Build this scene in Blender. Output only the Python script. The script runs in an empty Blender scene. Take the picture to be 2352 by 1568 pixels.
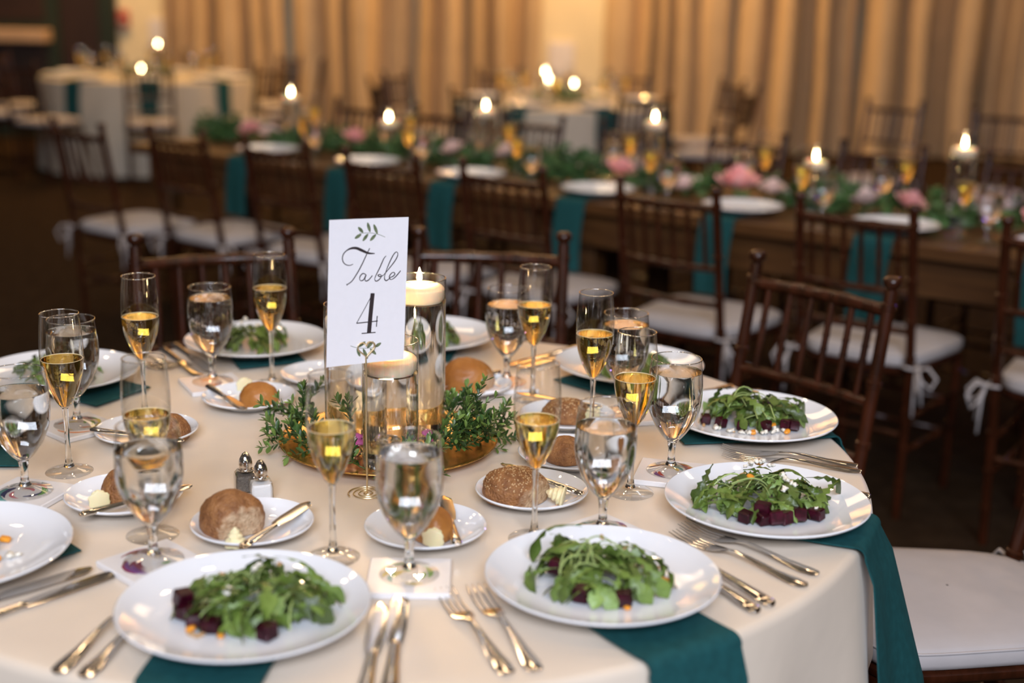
import bpy, math, random
from mathutils import Vector, Matrix, noise

# ------------------------------------------------------------------ camera, world, lights, exposure
scene = bpy.context.scene
COL = scene.collection
TH = 0.745                                   # height of the table tops
PITCH, ROLL = math.radians(14.556), math.radians(1.213)
fw = Vector((0, math.cos(PITCH), -math.sin(PITCH)))
rt0 = Vector((1, 0, 0)); up0 = rt0.cross(fw)
rt = rt0 * math.cos(ROLL) + up0 * math.sin(ROLL)
up = up0 * math.cos(ROLL) - rt0 * math.sin(ROLL)
cam_d = bpy.data.cameras.new('camera'); cam = bpy.data.objects.new('camera', cam_d); COL.objects.link(cam)
m = Matrix((rt, up, -fw)).transposed().to_4x4(); m.translation = (0, 0, TH + 0.6548); cam.matrix_world = m
cam_d.sensor_width = 36.0; cam_d.lens = 45.785; cam_d.clip_start = 0.05; cam_d.clip_end = 60
cam_d.dof.use_dof = True; cam_d.dof.focus_distance = 1.84; cam_d.dof.aperture_fstop = 2.0
scene.camera = cam

world = bpy.data.worlds.new('hall_ambience'); scene.world = world; world.use_nodes = True
bg = world.node_tree.nodes['Background']; bg.inputs[0].default_value = (0.62, 0.52, 0.47, 1); bg.inputs[1].default_value = 0.05


def area(name, loc, target, size, power, col, sy=None):
    d = bpy.data.lights.new(name, 'AREA'); d.energy = power; d.color = col
    d.shape = 'RECTANGLE'; d.size = size; d.size_y = sy or size
    o = bpy.data.objects.new(name, d); COL.objects.link(o); o.location = loc
    o.rotation_euler = (Vector(target) - Vector(loc)).to_track_quat('-Z', 'Y').to_euler(); return o


def bulb(name, loc, power, col, r=0.06):
    d = bpy.data.lights.new(name, 'POINT'); d.energy = power; d.color = col; d.shadow_soft_size = r
    o = bpy.data.objects.new(name, d); COL.objects.link(o); o.location = loc; return o


WARM, AMBER, COOL = (1.0, 0.70, 0.42), (1.0, 0.56, 0.20), (0.80, 0.86, 1.0)
area('window_daylight', (0.2, -3.3, 3.8), (-0.1, 2.0, 0.7), 3.2, 215, COOL, 1.6)
for k in range(5):
    for j in range(3):
        bulb('ceiling_bulb', (-2.6 + 1.25 * k, 0.9 + 1.7 * j, 3.5), 8.5, WARM, 0.07)
for (x, p) in ((-3.75, 80), (0.53, 105), (4.9, 36)):
    area('curtain_washer', (x, 11.75, 4.4), (x, 13.1, 1.3), 0.35, p, AMBER)
area('hall_panel', (-0.6, 8.2, 4.4), (-0.6, 8.6, 0.7), 2.4, 34, WARM)
bulb('violet_stage_lamp', (3.6, 7.2, 1.9), 7, (0.35, 0.2, 1.0), 0.08)

scene.view_settings.view_transform = 'Standard'; scene.view_settings.look = 'None'
scene.view_settings.gamma = 1.0; scene.view_settings.use_curve_mapping = False
scene.view_settings.exposure = 0.95
cy = scene.cycles
cy.use_denoising = True; cy.max_bounces = 14; cy.transmission_bounces = 12; cy.glossy_bounces = 5
cy.diffuse_bounces = 3; cy.transparent_max_bounces = 24; cy.blur_glossy = 0.6; cy.sample_clamp_indirect = 6.0

# ------------------------------------------------------------------ materials


def nt(name):
    mt = bpy.data.materials.new(name); mt.use_nodes = True
    return mt, mt.node_tree, mt.node_tree.nodes['Principled BSDF']


def setp(b, **kw):
    for k, v in kw.items():
        k = k.replace('_', ' ')
        b.inputs[k].default_value = (*v, 1) if isinstance(v, tuple) and len(v) == 3 else v


def pmat(name, col, rough=0.5, metal=0.0, vary=0.0, scale=30, bump=0.0, bscale=80, col2=None, rand=0.0, stretch=None, **kw):
    """principled with procedural noise colour / bump and per-object brightness variation"""
    mt, t, b = nt(name); setp(b, Base_Color=col, Roughness=rough, Metallic=metal, **kw)
    co = t.nodes.new('ShaderNodeTexCoord'); src = co.outputs['Object']
    if stretch:
        mp = t.nodes.new('ShaderNodeMapping'); mp.inputs['Scale'].default_value = stretch
        t.links.new(src, mp.inputs[0]); src = mp.outputs[0]
    colout = None
    if vary or col2:
        n = t.nodes.new('ShaderNodeTexNoise'); n.inputs['Scale'].default_value = scale; n.inputs['Detail'].default_value = 4
        t.links.new(src, n.inputs[0])
        r = t.nodes.new('ShaderNodeValToRGB'); r.color_ramp.elements[0].position = 0.33; r.color_ramp.elements[1].position = 0.67
        c2 = col2 or tuple(min(1, c * (1 + vary)) for c in col); c1 = col if col2 else tuple(c * (1 - vary) for c in col)
        r.color_ramp.elements[0].color = (*c1, 1); r.color_ramp.elements[1].color = (*c2, 1)
        t.links.new(n.outputs[0], r.inputs[0]); colout = r.outputs[0]
    if rand:
        oi = t.nodes.new('ShaderNodeObjectInfo'); hs = t.nodes.new('ShaderNodeHueSaturation')
        ma = t.nodes.new('ShaderNodeMapRange'); ma.inputs[3].default_value = 1 - rand; ma.inputs[4].default_value = 1 + rand
        t.links.new(oi.outputs['Random'], ma.inputs[0]); t.links.new(ma.outputs[0], hs.inputs['Value'])
        if colout: t.links.new(colout, hs.inputs['Color'])
        else: hs.inputs['Color'].default_value = (*col, 1)
        colout = hs.outputs[0]
    if colout: t.links.new(colout, b.inputs['Base Color'])
    if bump:
        n = t.nodes.new('ShaderNodeTexNoise'); n.inputs['Scale'].default_value = bscale; n.inputs['Detail'].default_value = 3
        t.links.new(src, n.inputs[0]); bp = t.nodes.new('ShaderNodeBump'); bp.inputs['Strength'].default_value = bump
        bp.inputs['Distance'].default_value = 0.004
        t.links.new(n.outputs[0], bp.inputs['Height']); t.links.new(bp.outputs[0], b.inputs['Normal'])
    return mt


def thin_glass(name, power=2.3, gain=0.82, base=0.075):
    mt, t, b = nt(name); t.nodes.remove(b); out = t.nodes['Material Output']
    tr = t.nodes.new('ShaderNodeBsdfTransparent'); gl = t.nodes.new('ShaderNodeBsdfGlossy'); gl.inputs['Roughness'].default_value = 0.0
    tr.inputs[0].default_value = (0.985, 0.988, 0.985, 1)
    lw = t.nodes.new('ShaderNodeLayerWeight'); lw.inputs[0].default_value = 0.5
    pw = t.nodes.new('ShaderNodeMath'); pw.operation = 'POWER'; pw.inputs[1].default_value = power
    ma = t.nodes.new('ShaderNodeMath'); ma.operation = 'MULTIPLY_ADD'; ma.inputs[1].default_value = gain; ma.inputs[2].default_value = base
    mx = t.nodes.new('ShaderNodeMixShader')
    t.links.new(lw.outputs['Facing'], pw.inputs[0]); t.links.new(pw.outputs[0], ma.inputs[0]); t.links.new(ma.outputs[0], mx.inputs[0])
    t.links.new(tr.outputs[0], mx.inputs[1]); t.links.new(gl.outputs[0], mx.inputs[2]); t.links.new(mx.outputs[0], out.inputs[0])
    return mt


def solid_glass(name, col, ior):
    mt, t, b = nt(name); t.nodes.remove(b); g = t.nodes.new('ShaderNodeBsdfGlass')
    g.inputs['Color'].default_value = (*col, 1); g.inputs['Roughness'].default_value = 0.0; g.inputs['IOR'].default_value = ior
    t.links.new(g.outputs[0], t.nodes['Material Output'].inputs[0]); return mt


def emit(name, col, s):
    mt, t, b = nt(name); setp(b, Base_Color=col, Emission_Color=col, Emission_Strength=s); return mt


M = {}
M['linen'] = pmat('ivory_satin_cloth', (0.74, 0.63, 0.51), 0.36, vary=0.03, scale=6, bump=0.35, bscale=11, Sheen_Weight=0.15)
M['white_linen'] = pmat('white_table_linen', (0.56, 0.50, 0.41), 0.6, vary=0.04, scale=9)
M['porcelain'] = pmat('white_porcelain', (0.82, 0.84, 0.88), 0.05, vary=0.01, scale=3, Coat_Weight=0.5, Coat_Roughness=0.04)
M['napkin'] = pmat('teal_napkin_cloth', (0.009, 0.066, 0.070), 0.8, vary=0.12, scale=90, bump=0.15, bscale=900, Specular_IOR_Level=0.2)
M['glass'] = thin_glass('clear_thin_glass')
M['lip'] = thin_glass('polished_glass_lip', 1.0, 0.45, 0.40)
M['foot'] = thin_glass('clear_glass_foot', 3.4, 0.8, 0.055)
M['stem'] = solid_glass('clear_solid_glass', (0.985, 0.99, 0.99), 1.5)
M['water'] = solid_glass('still_water', (0.985, 0.99, 0.99), 1.333)
M['wine'] = solid_glass('golden_sparkling_wine', (0.998, 0.89, 0.50), 1.34)
M['foam'] = pmat('wine_surface_bubbles', (0.85, 0.72, 0.45), 0.4, vary=0.1, scale=900)
M['silver'] = pmat('polished_silver', (0.78, 0.75, 0.71), 0.13, 1.0, vary=0.02, scale=60)
M['gold'] = pmat('brushed_gold', (0.86, 0.52, 0.16), 0.24, 1.0, vary=0.06, scale=40)
M['brass'] = pmat('pale_gold_wire', (0.92, 0.76, 0.48), 0.36, 1.0, vary=0.03, scale=60)
M['wood'] = pmat('dark_mahogany', (0.052, 0.013, 0.005), 0.26, col2=(0.022, 0.006, 0.002), scale=14, stretch=(3, 3, 0.6), Coat_Weight=0.15, Coat_Roughness=0.12, Specular_IOR_Level=0.35)
M['farm'] = pmat('dark_farm_wood', (0.060, 0.024, 0.007), 0.4, col2=(0.105, 0.045, 0.013), scale=7, stretch=(0.6, 6, 6))
M['cushion'] = pmat('ivory_cushion_cotton', (0.44, 0.40, 0.39), 0.85, vary=0.03, scale=16, bump=0.1, bscale=60)
M['card'] = pmat('white_card_stock', (0.84, 0.82, 0.85), 0.55, vary=0.01, scale=100)
M['ink'] = pmat('charcoal_ink', (0.030, 0.020, 0.022), 0.6, vary=0.05)
M['leafink'] = pmat('printed_leaf_green', (0.080, 0.105, 0.050), 0.6, col2=(0.20, 0.24, 0.13), scale=220)
M['tile'] = pmat('white_glazed_tile', (0.78, 0.76, 0.76), 0.22, vary=0.02, scale=40)
M['wax'] = pmat('ivory_candle_wax', (0.86, 0.74, 0.55), 0.45, vary=0.02, Subsurface_Weight=0.5, Subsurface_Scale=0.02)
M['flame'] = emit('candle_flame', (1.0, 0.74, 0.38), 55)
M['wick'] = pmat('burnt_wick', (0.02, 0.015, 0.01), 0.9, vary=0.2)
M['box1'] = pmat('boxwood_leaf_green', (0.034, 0.078, 0.017), 0.42, rand=0.5, vary=0.2, scale=80)
M['box2'] = pmat('boxwood_leaf_young', (0.125, 0.20, 0.042), 0.42, rand=0.4, vary=0.2, scale=80)
M['twig'] = pmat('green_twig', (0.06, 0.10, 0.03), 0.6, vary=0.2)
M['arug'] = pmat('arugula_leaf', (0.068, 0.115, 0.015), 0.40, rand=0.5, col2=(0.130, 0.192, 0.038), scale=60, bump=0.35, bscale=160)
M['arug2'] = pmat('arugula_pale_leaf', (0.15, 0.245, 0.055), 0.42, rand=0.3, col2=(0.20, 0.30, 0.08), scale=60, bump=0.3, bscale=160)
M['stalk'] = pmat('arugula_stalk', (0.34, 0.44, 0.15), 0.45, rand=0.25, vary=0.1)
M['beet'] = pmat('dark_red_beet', (0.016, 0.0015, 0.004), 0.30, Specular_IOR_Level=0.25, col2=(0.048, 0.003, 0.012), scale=120, rand=0.3)
M['cheese'] = pmat('white_cheese', (0.86, 0.82, 0.72), 0.6, vary=0.04, bump=0.4, bscale=300)
M['orange'] = pmat('orange_fruit', (0.78, 0.30, 0.02), 0.35, vary=0.15, scale=150)
M['nut'] = pmat('toasted_nut', (0.55, 0.34, 0.16), 0.55, vary=0.15, scale=150)
M['crust'] = pmat('brown_bread_crust', (0.20, 0.075, 0.022), 0.55, col2=(0.37, 0.165, 0.055), scale=90, bump=0.9, bscale=300)
M['crust2'] = pmat('golden_bread_crust', (0.33, 0.115, 0.020), 0.42, col2=(0.48, 0.20, 0.045), scale=18, bump=0.3, bscale=90)
def torn_mix(mt, dark_name):
    t = mt.node_tree; b = t.nodes['Principled BSDF']; old = b.inputs['Base Color'].links[0].from_socket
    at_ = t.nodes.new('ShaderNodeAttribute'); at_.attribute_name = 'torn'; n = t.nodes.new('ShaderNodeTexNoise'); n.inputs['Scale'].default_value = 110
    co = t.nodes.new('ShaderNodeTexCoord'); t.links.new(co.outputs['Object'], n.inputs[0])
    ad = t.nodes.new('ShaderNodeMath'); ad.operation = 'MULTIPLY_ADD'; ad.inputs[1].default_value = 0.5
    sb = t.nodes.new('ShaderNodeMath'); sb.operation = 'SUBTRACT'; sb.inputs[1].default_value = 0.25
    t.links.new(n.outputs[0], ad.inputs[0]); t.links.new(at_.outputs['Fac'], sb.inputs[0]); t.links.new(sb.outputs[0], ad.inputs[2])
    mr = t.nodes.new('ShaderNodeMapRange'); mr.inputs[1].default_value = -0.06; mr.inputs[2].default_value = 0.16
    t.links.new(ad.outputs[0], mr.inputs[0]); mx = t.nodes.new('ShaderNodeMixRGB'); mx.inputs[2].default_value = (0.60, 0.42, 0.26, 1)
    t.links.new(mr.outputs[0], mx.inputs[0]); t.links.new(old, mx.inputs[1]); t.links.new(mx.outputs[0], b.inputs['Base Color'])


torn_mix(M['crust'], 'crust'); torn_mix(M['crust2'], 'crust2')
M['crumb'] = pmat('pale_bread_crumb', (0.62, 0.42, 0.25), 0.8, vary=0.15, scale=90, bump=0.6, bscale=160)
M['seed'] = pmat('sesame_seed', (0.62, 0.42, 0.22), 0.5, vary=0.1)
M['butter'] = pmat('pale_butter', (0.86, 0.76, 0.47), 0.4, vary=0.03, Subsurface_Weight=0.3, Subsurface_Scale=0.006)
M['salt'] = pmat('white_salt', (0.86, 0.84, 0.83), 0.9, bump=0.4, bscale=900)
M['pepper'] = pmat('ground_pepper', (0.07, 0.055, 0.045), 0.9, col2=(0.17, 0.145, 0.12), scale=700)
M['chrome'] = pmat('chrome_cap', (0.72, 0.70, 0.68), 0.10, 1.0, vary=0.02)
M['crystal'] = solid_glass('crushed_clear_glass', (0.97, 0.97, 0.96), 1.45)
M['petal'] = pmat('pink_petal', (0.78, 0.33, 0.34), 0.6, rand=0.2, col2=(0.86, 0.52, 0.50), scale=25)
M['petal2'] = pmat('blush_petal', (0.85, 0.66, 0.62), 0.6, rand=0.1, vary=0.08, scale=25)
M['orchid'] = pmat('magenta_petal', (0.52, 0.10, 0.30), 0.5, vary=0.2)
M['green'] = pmat('garland_leaf', (0.040, 0.115, 0.028), 0.5, rand=0.3, col2=(0.10, 0.20, 0.065), scale=9)
M['curtain'] = pmat('tan_curtain_cloth', (0.58, 0.42, 0.25), 0.8, vary=0.05, scale=4, bump=0.1, bscale=300)
M['cream'] = pmat('cream_plaster', (0.86, 0.77, 0.55), 0.8, vary=0.03, scale=3, bump=0.1, bscale=60)
M['darkwall'] = pmat('dark_stained_panelling', (0.030, 0.014, 0.009), 0.5, vary=0.25, scale=5, stretch=(6, 6, 0.5))
M['dgreen'] = pmat('dark_green_paint', (0.012, 0.022, 0.012), 0.6, vary=0.2)
M['carpet'] = pmat('dark_brown_carpet', (0.024, 0.014, 0.008), 0.95, Specular_IOR_Level=0.03, col2=(0.038, 0.024, 0.014), scale=14, bump=0.5, bscale=260)
M['red'] = pmat('red_enamel', (0.42, 0.02, 0.015), 0.4, vary=0.05)
M['plaque'] = pmat('pale_enamel', (0.70, 0.66, 0.66), 0.5, vary=0.03)
M['bench'] = pmat('light_oak', (0.50, 0.34, 0.22), 0.5, vary=0.15, scale=8, stretch=(0.5, 6, 6))
PRINT = {k: pmat('print_' + k, c, 0.3, vary=0.1, scale=200) for k, c in dict(
    maroon=(0.22, 0.02, 0.06), purple=(0.17, 0.05, 0.25), teal=(0.12, 0.35, 0.33), red=(0.55, 0.03, 0.03), orange=(0.75, 0.28, 0.10),
    green=(0.16, 0.40, 0.08), yellow=(0.70, 0.55, 0.16), navy=(0.02, 0.02, 0.12), black=(0.01, 0.01, 0.015), pink=(0.62, 0.20, 0.25)).items()}

# ------------------------------------------------------------------ mesh building


class MB:
    def __init__(self): self.v = []; self.f = []; self.mi = []; self.cur = 0

    def add(self, vs, fs):
        o = len(self.v); self.v += [tuple(p) for p in vs]; self.f += [tuple(i + o for i in q) for q in fs]; self.mi += [self.cur] * len(fs); return self

    def lathe(self, prof, seg=32, center=(0, 0, 0), cap0=False, cap1=False, wob=None):
        cx, cy_, cz = center; vs = []; fs = []; n = len(prof)
        for (r, z) in prof:
            for k in range(seg):
                a = 2 * math.pi * k / seg; rr = r * (wob(a, z) if wob else 1)
                vs.append((cx + rr * math.cos(a), cy_ + rr * math.sin(a), cz + z))
        for i in range(n - 1):
            for k in range(seg):
                k2 = (k + 1) % seg
                fs.append((i * seg + k, i * seg + k2, (i + 1) * seg + k2, (i + 1) * seg + k))
        if cap0: fs.append(tuple(range(seg - 1, -1, -1)))
        if cap1: fs.append(tuple((n - 1) * seg + k for k in range(seg)))
        return self.add(vs, fs)

    def tube(self, pts, rad, seg=8, caps=True):
        pts = [Vector(p) for p in pts]; n = len(pts)
        if not hasattr(rad, '__len__'): rad = [rad] * n
        vs = []; fs = []; ref = None
        for i, p in enumerate(pts):
            d = (pts[min(i + 1, n - 1)] - pts[max(i - 1, 0)]).normalized()
            if ref is None: ref = Vector((0, 0, 1)) if abs(d.z) < 0.9 else Vector((1, 0, 0))
            x = ref.cross(d).normalized(); y = d.cross(x).normalized(); ref = y
            for k in range(seg):
                a = 2 * math.pi * k / seg; vs.append(p + (x * math.cos(a) + y * math.sin(a)) * rad[i])
        for i in range(n - 1):
            for k in range(seg):
                k2 = (k + 1) % seg; fs.append((i * seg + k, i * seg + k2, (i + 1) * seg + k2, (i + 1) * seg + k))
        if caps: fs.append(tuple(range(seg - 1, -1, -1))); fs.append(tuple((n - 1) * seg + k for k in range(seg)))
        return self.add(vs, fs)

    def box(self, c, s, bev=0.0, rz=0.0):
        hx, hy, hz = s[0] / 2, s[1] / 2, s[2] / 2; cr, sr = math.cos(rz), math.sin(rz)
        if bev <= 0:
            vs = [(sx * hx, sy * hy, sz * hz) for sx in (-1, 1) for sy in (-1, 1) for sz in (-1, 1)]
            fs = [(0, 1, 3, 2), (4, 6, 7, 5), (0, 4, 5, 1), (2, 3, 7, 6), (0, 2, 6, 4), (1, 5, 7, 3)]
        else:
            b = bev; vs = []; ix = {}
            for sx in (-1, 1):
                for sy in (-1, 1):
                    for sz in (-1, 1):
                        for ax in range(3):
                            p = [sx * (hx - b), sy * (hy - b), sz * (hz - b)]; p[ax] = (sx * hx, sy * hy, sz * hz)[ax]
                            ix[(sx, sy, sz, ax)] = len(vs); vs.append(tuple(p))
            fs = []
            for ax in range(3):
                a1, a2 = (ax + 1) % 3, (ax + 2) % 3
                for s1 in (-1, 1):
                    q = []
                    for (u, w) in ((-1, -1), (1, -1), (1, 1), (-1, 1)):
                        k = [0, 0, 0]; k[ax] = s1; k[a1] = u; k[a2] = w; q.append(ix[(*k, ax)])
                    fs.append(tuple(q if s1 > 0 else q[::-1]))
                for u in (-1, 1):
                    for w in (-1, 1):
                        k0 = [0, 0, 0]; k1 = [0, 0, 0]; k0[ax] = -1; k1[ax] = 1
                        for k in (k0, k1): k[a1] = u; k[a2] = w
                        q = [ix[(*k0, a1)], ix[(*k1, a1)], ix[(*k1, a2)], ix[(*k0, a2)]]
                        fs.append(tuple(q if u * w > 0 else q[::-1]))
            for sx in (-1, 1):
                for sy in (-1, 1):
                    for sz in (-1, 1):
                        q = [ix[(sx, sy, sz, a)] for a in range(3)]; fs.append(tuple(q if sx * sy * sz > 0 else q[::-1]))
        return self.add([(c[0] + x * cr - y * sr, c[1] + x * sr + y * cr, c[2] + z) for x, y, z in vs], fs)

    def ball(self, c, r, seg=10, rings=6, sq=(1, 1, 1), f=None):
        vs = [(0, 0, -1)]; fs = []
        for i in range(1, rings):
            t = math.pi * i / rings
            for k in range(seg):
                a = 2 * math.pi * k / seg; vs.append((math.sin(t) * math.cos(a), math.sin(t) * math.sin(a), -math.cos(t)))
        vs.append((0, 0, 1)); top = len(vs) - 1
        for k in range(seg): fs.append((0, 1 + (k + 1) % seg, 1 + k)); fs.append((top, top - seg + k, top - seg + (k + 1) % seg))
        for i in range(rings - 2):
            for k in range(seg):
                k2 = (k + 1) % seg; b = 1 + i * seg; fs.append((b + k, b + k2, b + seg + k2, b + seg + k))
        out = []
        for p in vs:
            q = Vector(p) * (f(Vector(p)) if f else 1.0)
            out.append((c[0] + q.x * r * sq[0], c[1] + q.y * r * sq[1], c[2] + q.z * r * sq[2]))
        return self.add(out, fs)

    def grid(self, rows, close=False):
        nr = len(rows); nc = len(rows[0]); fs = []
        for i in range(nr - 1):
            for j in range(nc if close else nc - 1):
                j2 = (j + 1) % nc; fs.append((i * nc + j, i * nc + j2, (i + 1) * nc + j2, (i + 1) * nc + j))
        return self.add([p for r in rows for p in r], fs)

    def slab(self, rows, th):
        """grid given thickness along its own normal side (downwards/inwards)"""
        nr, nc = len(rows), len(rows[0]); P = [[Vector(p) for p in r] for r in rows]; Q = []
        for i in range(nr):
            q = []
            for j in range(nc):
                du = P[min(i + 1, nr - 1)][j] - P[max(i - 1, 0)][j]; dv = P[i][min(j + 1, nc - 1)] - P[i][max(j - 1, 0)]
                q.append(P[i][j] - dv.cross(du).normalized() * -th)
            Q.append(q)
        o = len(self.v); self.grid([[tuple(p) for p in r] for r in P]); o2 = len(self.v); self.grid([[tuple(p) for p in r][::-1] for r in Q])
        A = lambda i, j: o + i * nc + j
        B = lambda i, j: o2 + i * nc + (nc - 1 - j)
        fs = []
        for i in range(nr - 1): fs += [(A(i, 0), A(i + 1, 0), B(i + 1, 0), B(i, 0)), (A(i, nc - 1), B(i, nc - 1), B(i + 1, nc - 1), A(i + 1, nc - 1))]
        for j in range(nc - 1): fs += [(A(0, j), B(0, j), B(0, j + 1), A(0, j + 1)), (A(nr - 1, j), A(nr - 1, j + 1), B(nr - 1, j + 1), B(nr - 1, j))]
        self.f += fs; self.mi += [self.cur] * len(fs); return self

    def mesh(self, name, mats, sharp=40, smooth=True):
        me = bpy.data.meshes.new(name); me.from_pydata(self.v, [], self.f)
        for mt in (mats if isinstance(mats, (list, tuple)) else [mats]): me.materials.append(mt)
        me.polygons.foreach_set('material_index', self.mi)
        me.polygons.foreach_set('use_smooth', [smooth] * len(self.f)); me.update()
        if smooth and sharp: me.set_sharp_from_angle(angle=math.radians(sharp))
        me.validate(); return me


def ob(name, me, parent=None, loc=(0, 0, 0), rot=(0, 0, 0), sc=1.0):
    o = bpy.data.objects.new(name, me); COL.objects.link(o); o.location = loc; o.rotation_euler = rot
    o.scale = (sc, sc, sc) if not hasattr(sc, '__len__') else sc
    if parent: o.parent = parent
    return o


def tag(o, label=None, cat=None, group=None, kind=None):
    for k, v in (('label', label), ('category', cat), ('group', group), ('kind', kind)):
        if v: o[k] = v
    return o


def thing(name, label, cat, loc=(0, 0, 0), rz=0.0, group=None):
    return tag(ob(name, None, None, loc, (0, 0, rz)), label, cat, group)


def clone(root, loc, rz=0.0, label=None, group=None, skip=()):
    r = root.copy(); COL.objects.link(r); r.location = loc; r.rotation_euler = (0, 0, rz)
    if label: r['label'] = label
    if group: r['group'] = group
    for ch in root.children:
        if ch.name.split('.')[0] in skip: continue
        c = ch.copy(); COL.objects.link(c); c.parent = r
        for g in ch.children:
            d = g.copy(); COL.objects.link(d); d.parent = c
    return r


def T(x, y, z=0.0): return (x, y, TH + z)


def struct(name, me, loc=(0, 0, 0), label=None):
    return tag(ob(name, me, None, loc), label, None, None, 'structure')


# ------------------------------------------------------------------ the room
struct('floor', MB().box((0, 5, -0.05), (14, 19, 0.1)).mesh('floor', M['carpet']))
struct('wall_back', MB().box((1.2, 13.35, 2.6), (10.6, 0.2, 5.4)).mesh('wall_back', M['cream']))
struct('wall_left', MB().box((-5.6, 13.3, 2.6), (3.0, 0.3, 5.4)).mesh('wall_left', M['darkwall']))
struct('wall_right', MB().box((6.6, 6.0, 2.6), (0.2, 15, 5.4)).mesh('wall_right', M['darkwall']))
struct('trim_1', MB().box((-4.02, 13.1, 2.6), (0.16, 0.1, 5.4), 0.01).mesh('trim', M['dgreen']))
struct('trim_2', MB().box((-5.12, 12.98, 1.00), (1.10, 0.22, 0.12), 0.01).mesh('trim', M['bench']))
d = struct('door_1', MB().box((-5.0, 13.12, 1.1), (1.0, 0.06, 2.2), 0.01).mesh('door', M['dgreen']))
for k in (0, 1):
    ob('door_panel', MB().box((-5.0, 13.08, 0.55 + k * 1.0), (0.74, 0.03, 0.8), 0.01).mesh('door_panel', M['darkwall']), d)
o = thing('fire_alarm', 'small red alarm box on the cream wall', 'alarm', (-3.90, 13.22, 1.17))
ob('case', MB().box((0, 0, 0), (0.11, 0.06, 0.16), 0.012).mesh('case', M['red']), o)
ob('pull_bar', MB().box((0, -0.035, -0.02), (0.08, 0.02, 0.025), 0.005).mesh('pull_bar', M['plaque']), o)
for (x, z, w, h, lab) in ((-3.57, 1.06, 0.17, 0.25, 'pale framed notice on the cream wall beside the red alarm box'),
                          (0.43, 0.86, 0.26, 0.36, 'pale framed notice on the cream pillar between the curtains')):
    o = thing('wall_notice', lab, 'notice', (x, 13.23, z))
    ob('frame', MB().box((0, 0, 0), (w, 0.03, h), 0.006).mesh('frame', M['plaque']), o)
    ob('paper', MB().box((0, -0.017, 0), (w * 0.85, 0.006, h * 0.88)).mesh('paper', M['card']), o)

rnd = random.Random(4)


def curtain(x0, x1, label, y=12.98):
    n = int((x1 - x0) / 0.012); rows = []; ph = rnd.random() * 6; folds = []
    x = x0
    prof = []
    while x < x1 + 0.4:
        w = rnd.uniform(0.10, 0.40); prof.append((x, w, rnd.uniform(0.12, 0.32))); x += w

    def off(xx, zf):
        for (a, w, dp) in prof:
            if a <= xx < a + w:
                u = (xx - a) / w; return -dp * abs(math.sin(math.pi * u)) ** 0.9 * (0.8 + 0.2 * zf) + 0.010 * math.sin(40 * xx)
        return 0
    for i in range(9):
        z = 0.03 + (5.0 - 0.03) * i / 8
        rows.append([(x0 + (x1 - x0) * j / n + 0.015 * math.sin(3 * z + j * 0.06 + ph), y + off(x0 + (x1 - x0) * j / n, 1 - i / 8), z) for j in range(n + 1)])
    o = thing('curtain', label, 'curtain', (0, 0, 0), 0, 'tan curtains along the back wall')
    ob('cloth', MB().grid(rows).mesh('curtain_cloth', M['curtain'], sharp=0), o)
    ob('hem', MB().tube([(p[0], p[1], 0.03) for p in rows[0][::3]], 0.012, 5).mesh('hem', M['curtain']), o)


ORD = ('first', 'second', 'third', 'fourth', 'fifth', 'sixth', 'seventh', 'eighth', 'ninth')
for k, (a, b) in enumerate(((-3.44, -2.24), (-2.19, -1.02), (-0.97, 0.22), (0.84, 2.06), (2.11, 3.26), (3.31, 4.46), (4.51, 5.9))):
    curtain(a, b, 'tan floor length curtain, %s panel counted from the red alarm' % ORD[k])

# ------------------------------------------------------------------ round tablecloths


CLOTH = {}


def cloth_mesh(name, R, drop, mat, seed, seg=260, key=None):
    r0 = random.Random(seed); ks = [(r0.randint(9, 13), r0.random() * 6, 0.5), (r0.randint(17, 23), r0.random() * 6, 0.3), (r0.randint(4, 6), r0.random() * 6, 0.3)]
    rows = []
    fold = lambda a: sum(c * (0.5 + 0.5 * math.cos(n * a + p)) ** 1.6 for n, p, c in ks)
    CLOTH[key] = lambda a, dep: R + (0.010 * min(1, dep / drop) + 0.034 * min(1, dep / drop) ** 0.8 * fold(a) if dep > 0.012 else 0)

    def ring(r, z, amp):
        row = []
        for k in range(seg):
            a = 2 * math.pi * k / seg; rr = r + amp * fold(a)
            row.append((rr * math.cos(a), rr * math.sin(a), z))
        return row
    for r in (0.001, 0.15, 0.3, 0.45, 0.6, R - 0.045, R - 0.012): rows.append(ring(r * 1.0, 0.0, 0))
    for i in range(1, 5):
        t = math.pi / 2 * i / 4; rows.append(ring(R - 0.012 + 0.012 * math.sin(t), -0.012 + 0.012 * math.cos(t), 0))
    for i in range(1, 15):
        u = i / 14; rows.append(ring(R + 0.010 * u, -0.012 - (drop - 0.012) * u, 0.034 * u ** 0.8))
    return MB().grid(rows, True).mesh(name, mat, sharp=0)


TC = (-0.203, 1.851); TR = 0.725
o = thing('round_banquet_table', 'round banquet table hidden beneath the ivory satin tablecloth', 'table', (TC[0], TC[1], 0))
ob('table_top', MB().lathe([(0.0, TH - 0.03), (TR - 0.02, TH - 0.03), (TR - 0.015, TH - 0.02), (TR - 0.02, TH - 0.006), (0.0, TH - 0.006)], 64).mesh('table_top', M['farm']), o)
for k in range(4):
    a = math.pi / 4 + k * math.pi / 2
    ob('leg', MB().tube([(0.42 * math.cos(a), 0.42 * math.sin(a), 0.0), (0.38 * math.cos(a), 0.38 * math.sin(a), TH - 0.03)], 0.02, 10).mesh('leg', M['farm']), o)
tag(ob('tablecloth', cloth_mesh('tablecloth', TR, 0.235, M['linen'], 7, 260, 'main'), None, T(*TC)), 'ivory satin cloth on the round table with the number four card', 'tablecloth')

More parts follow.
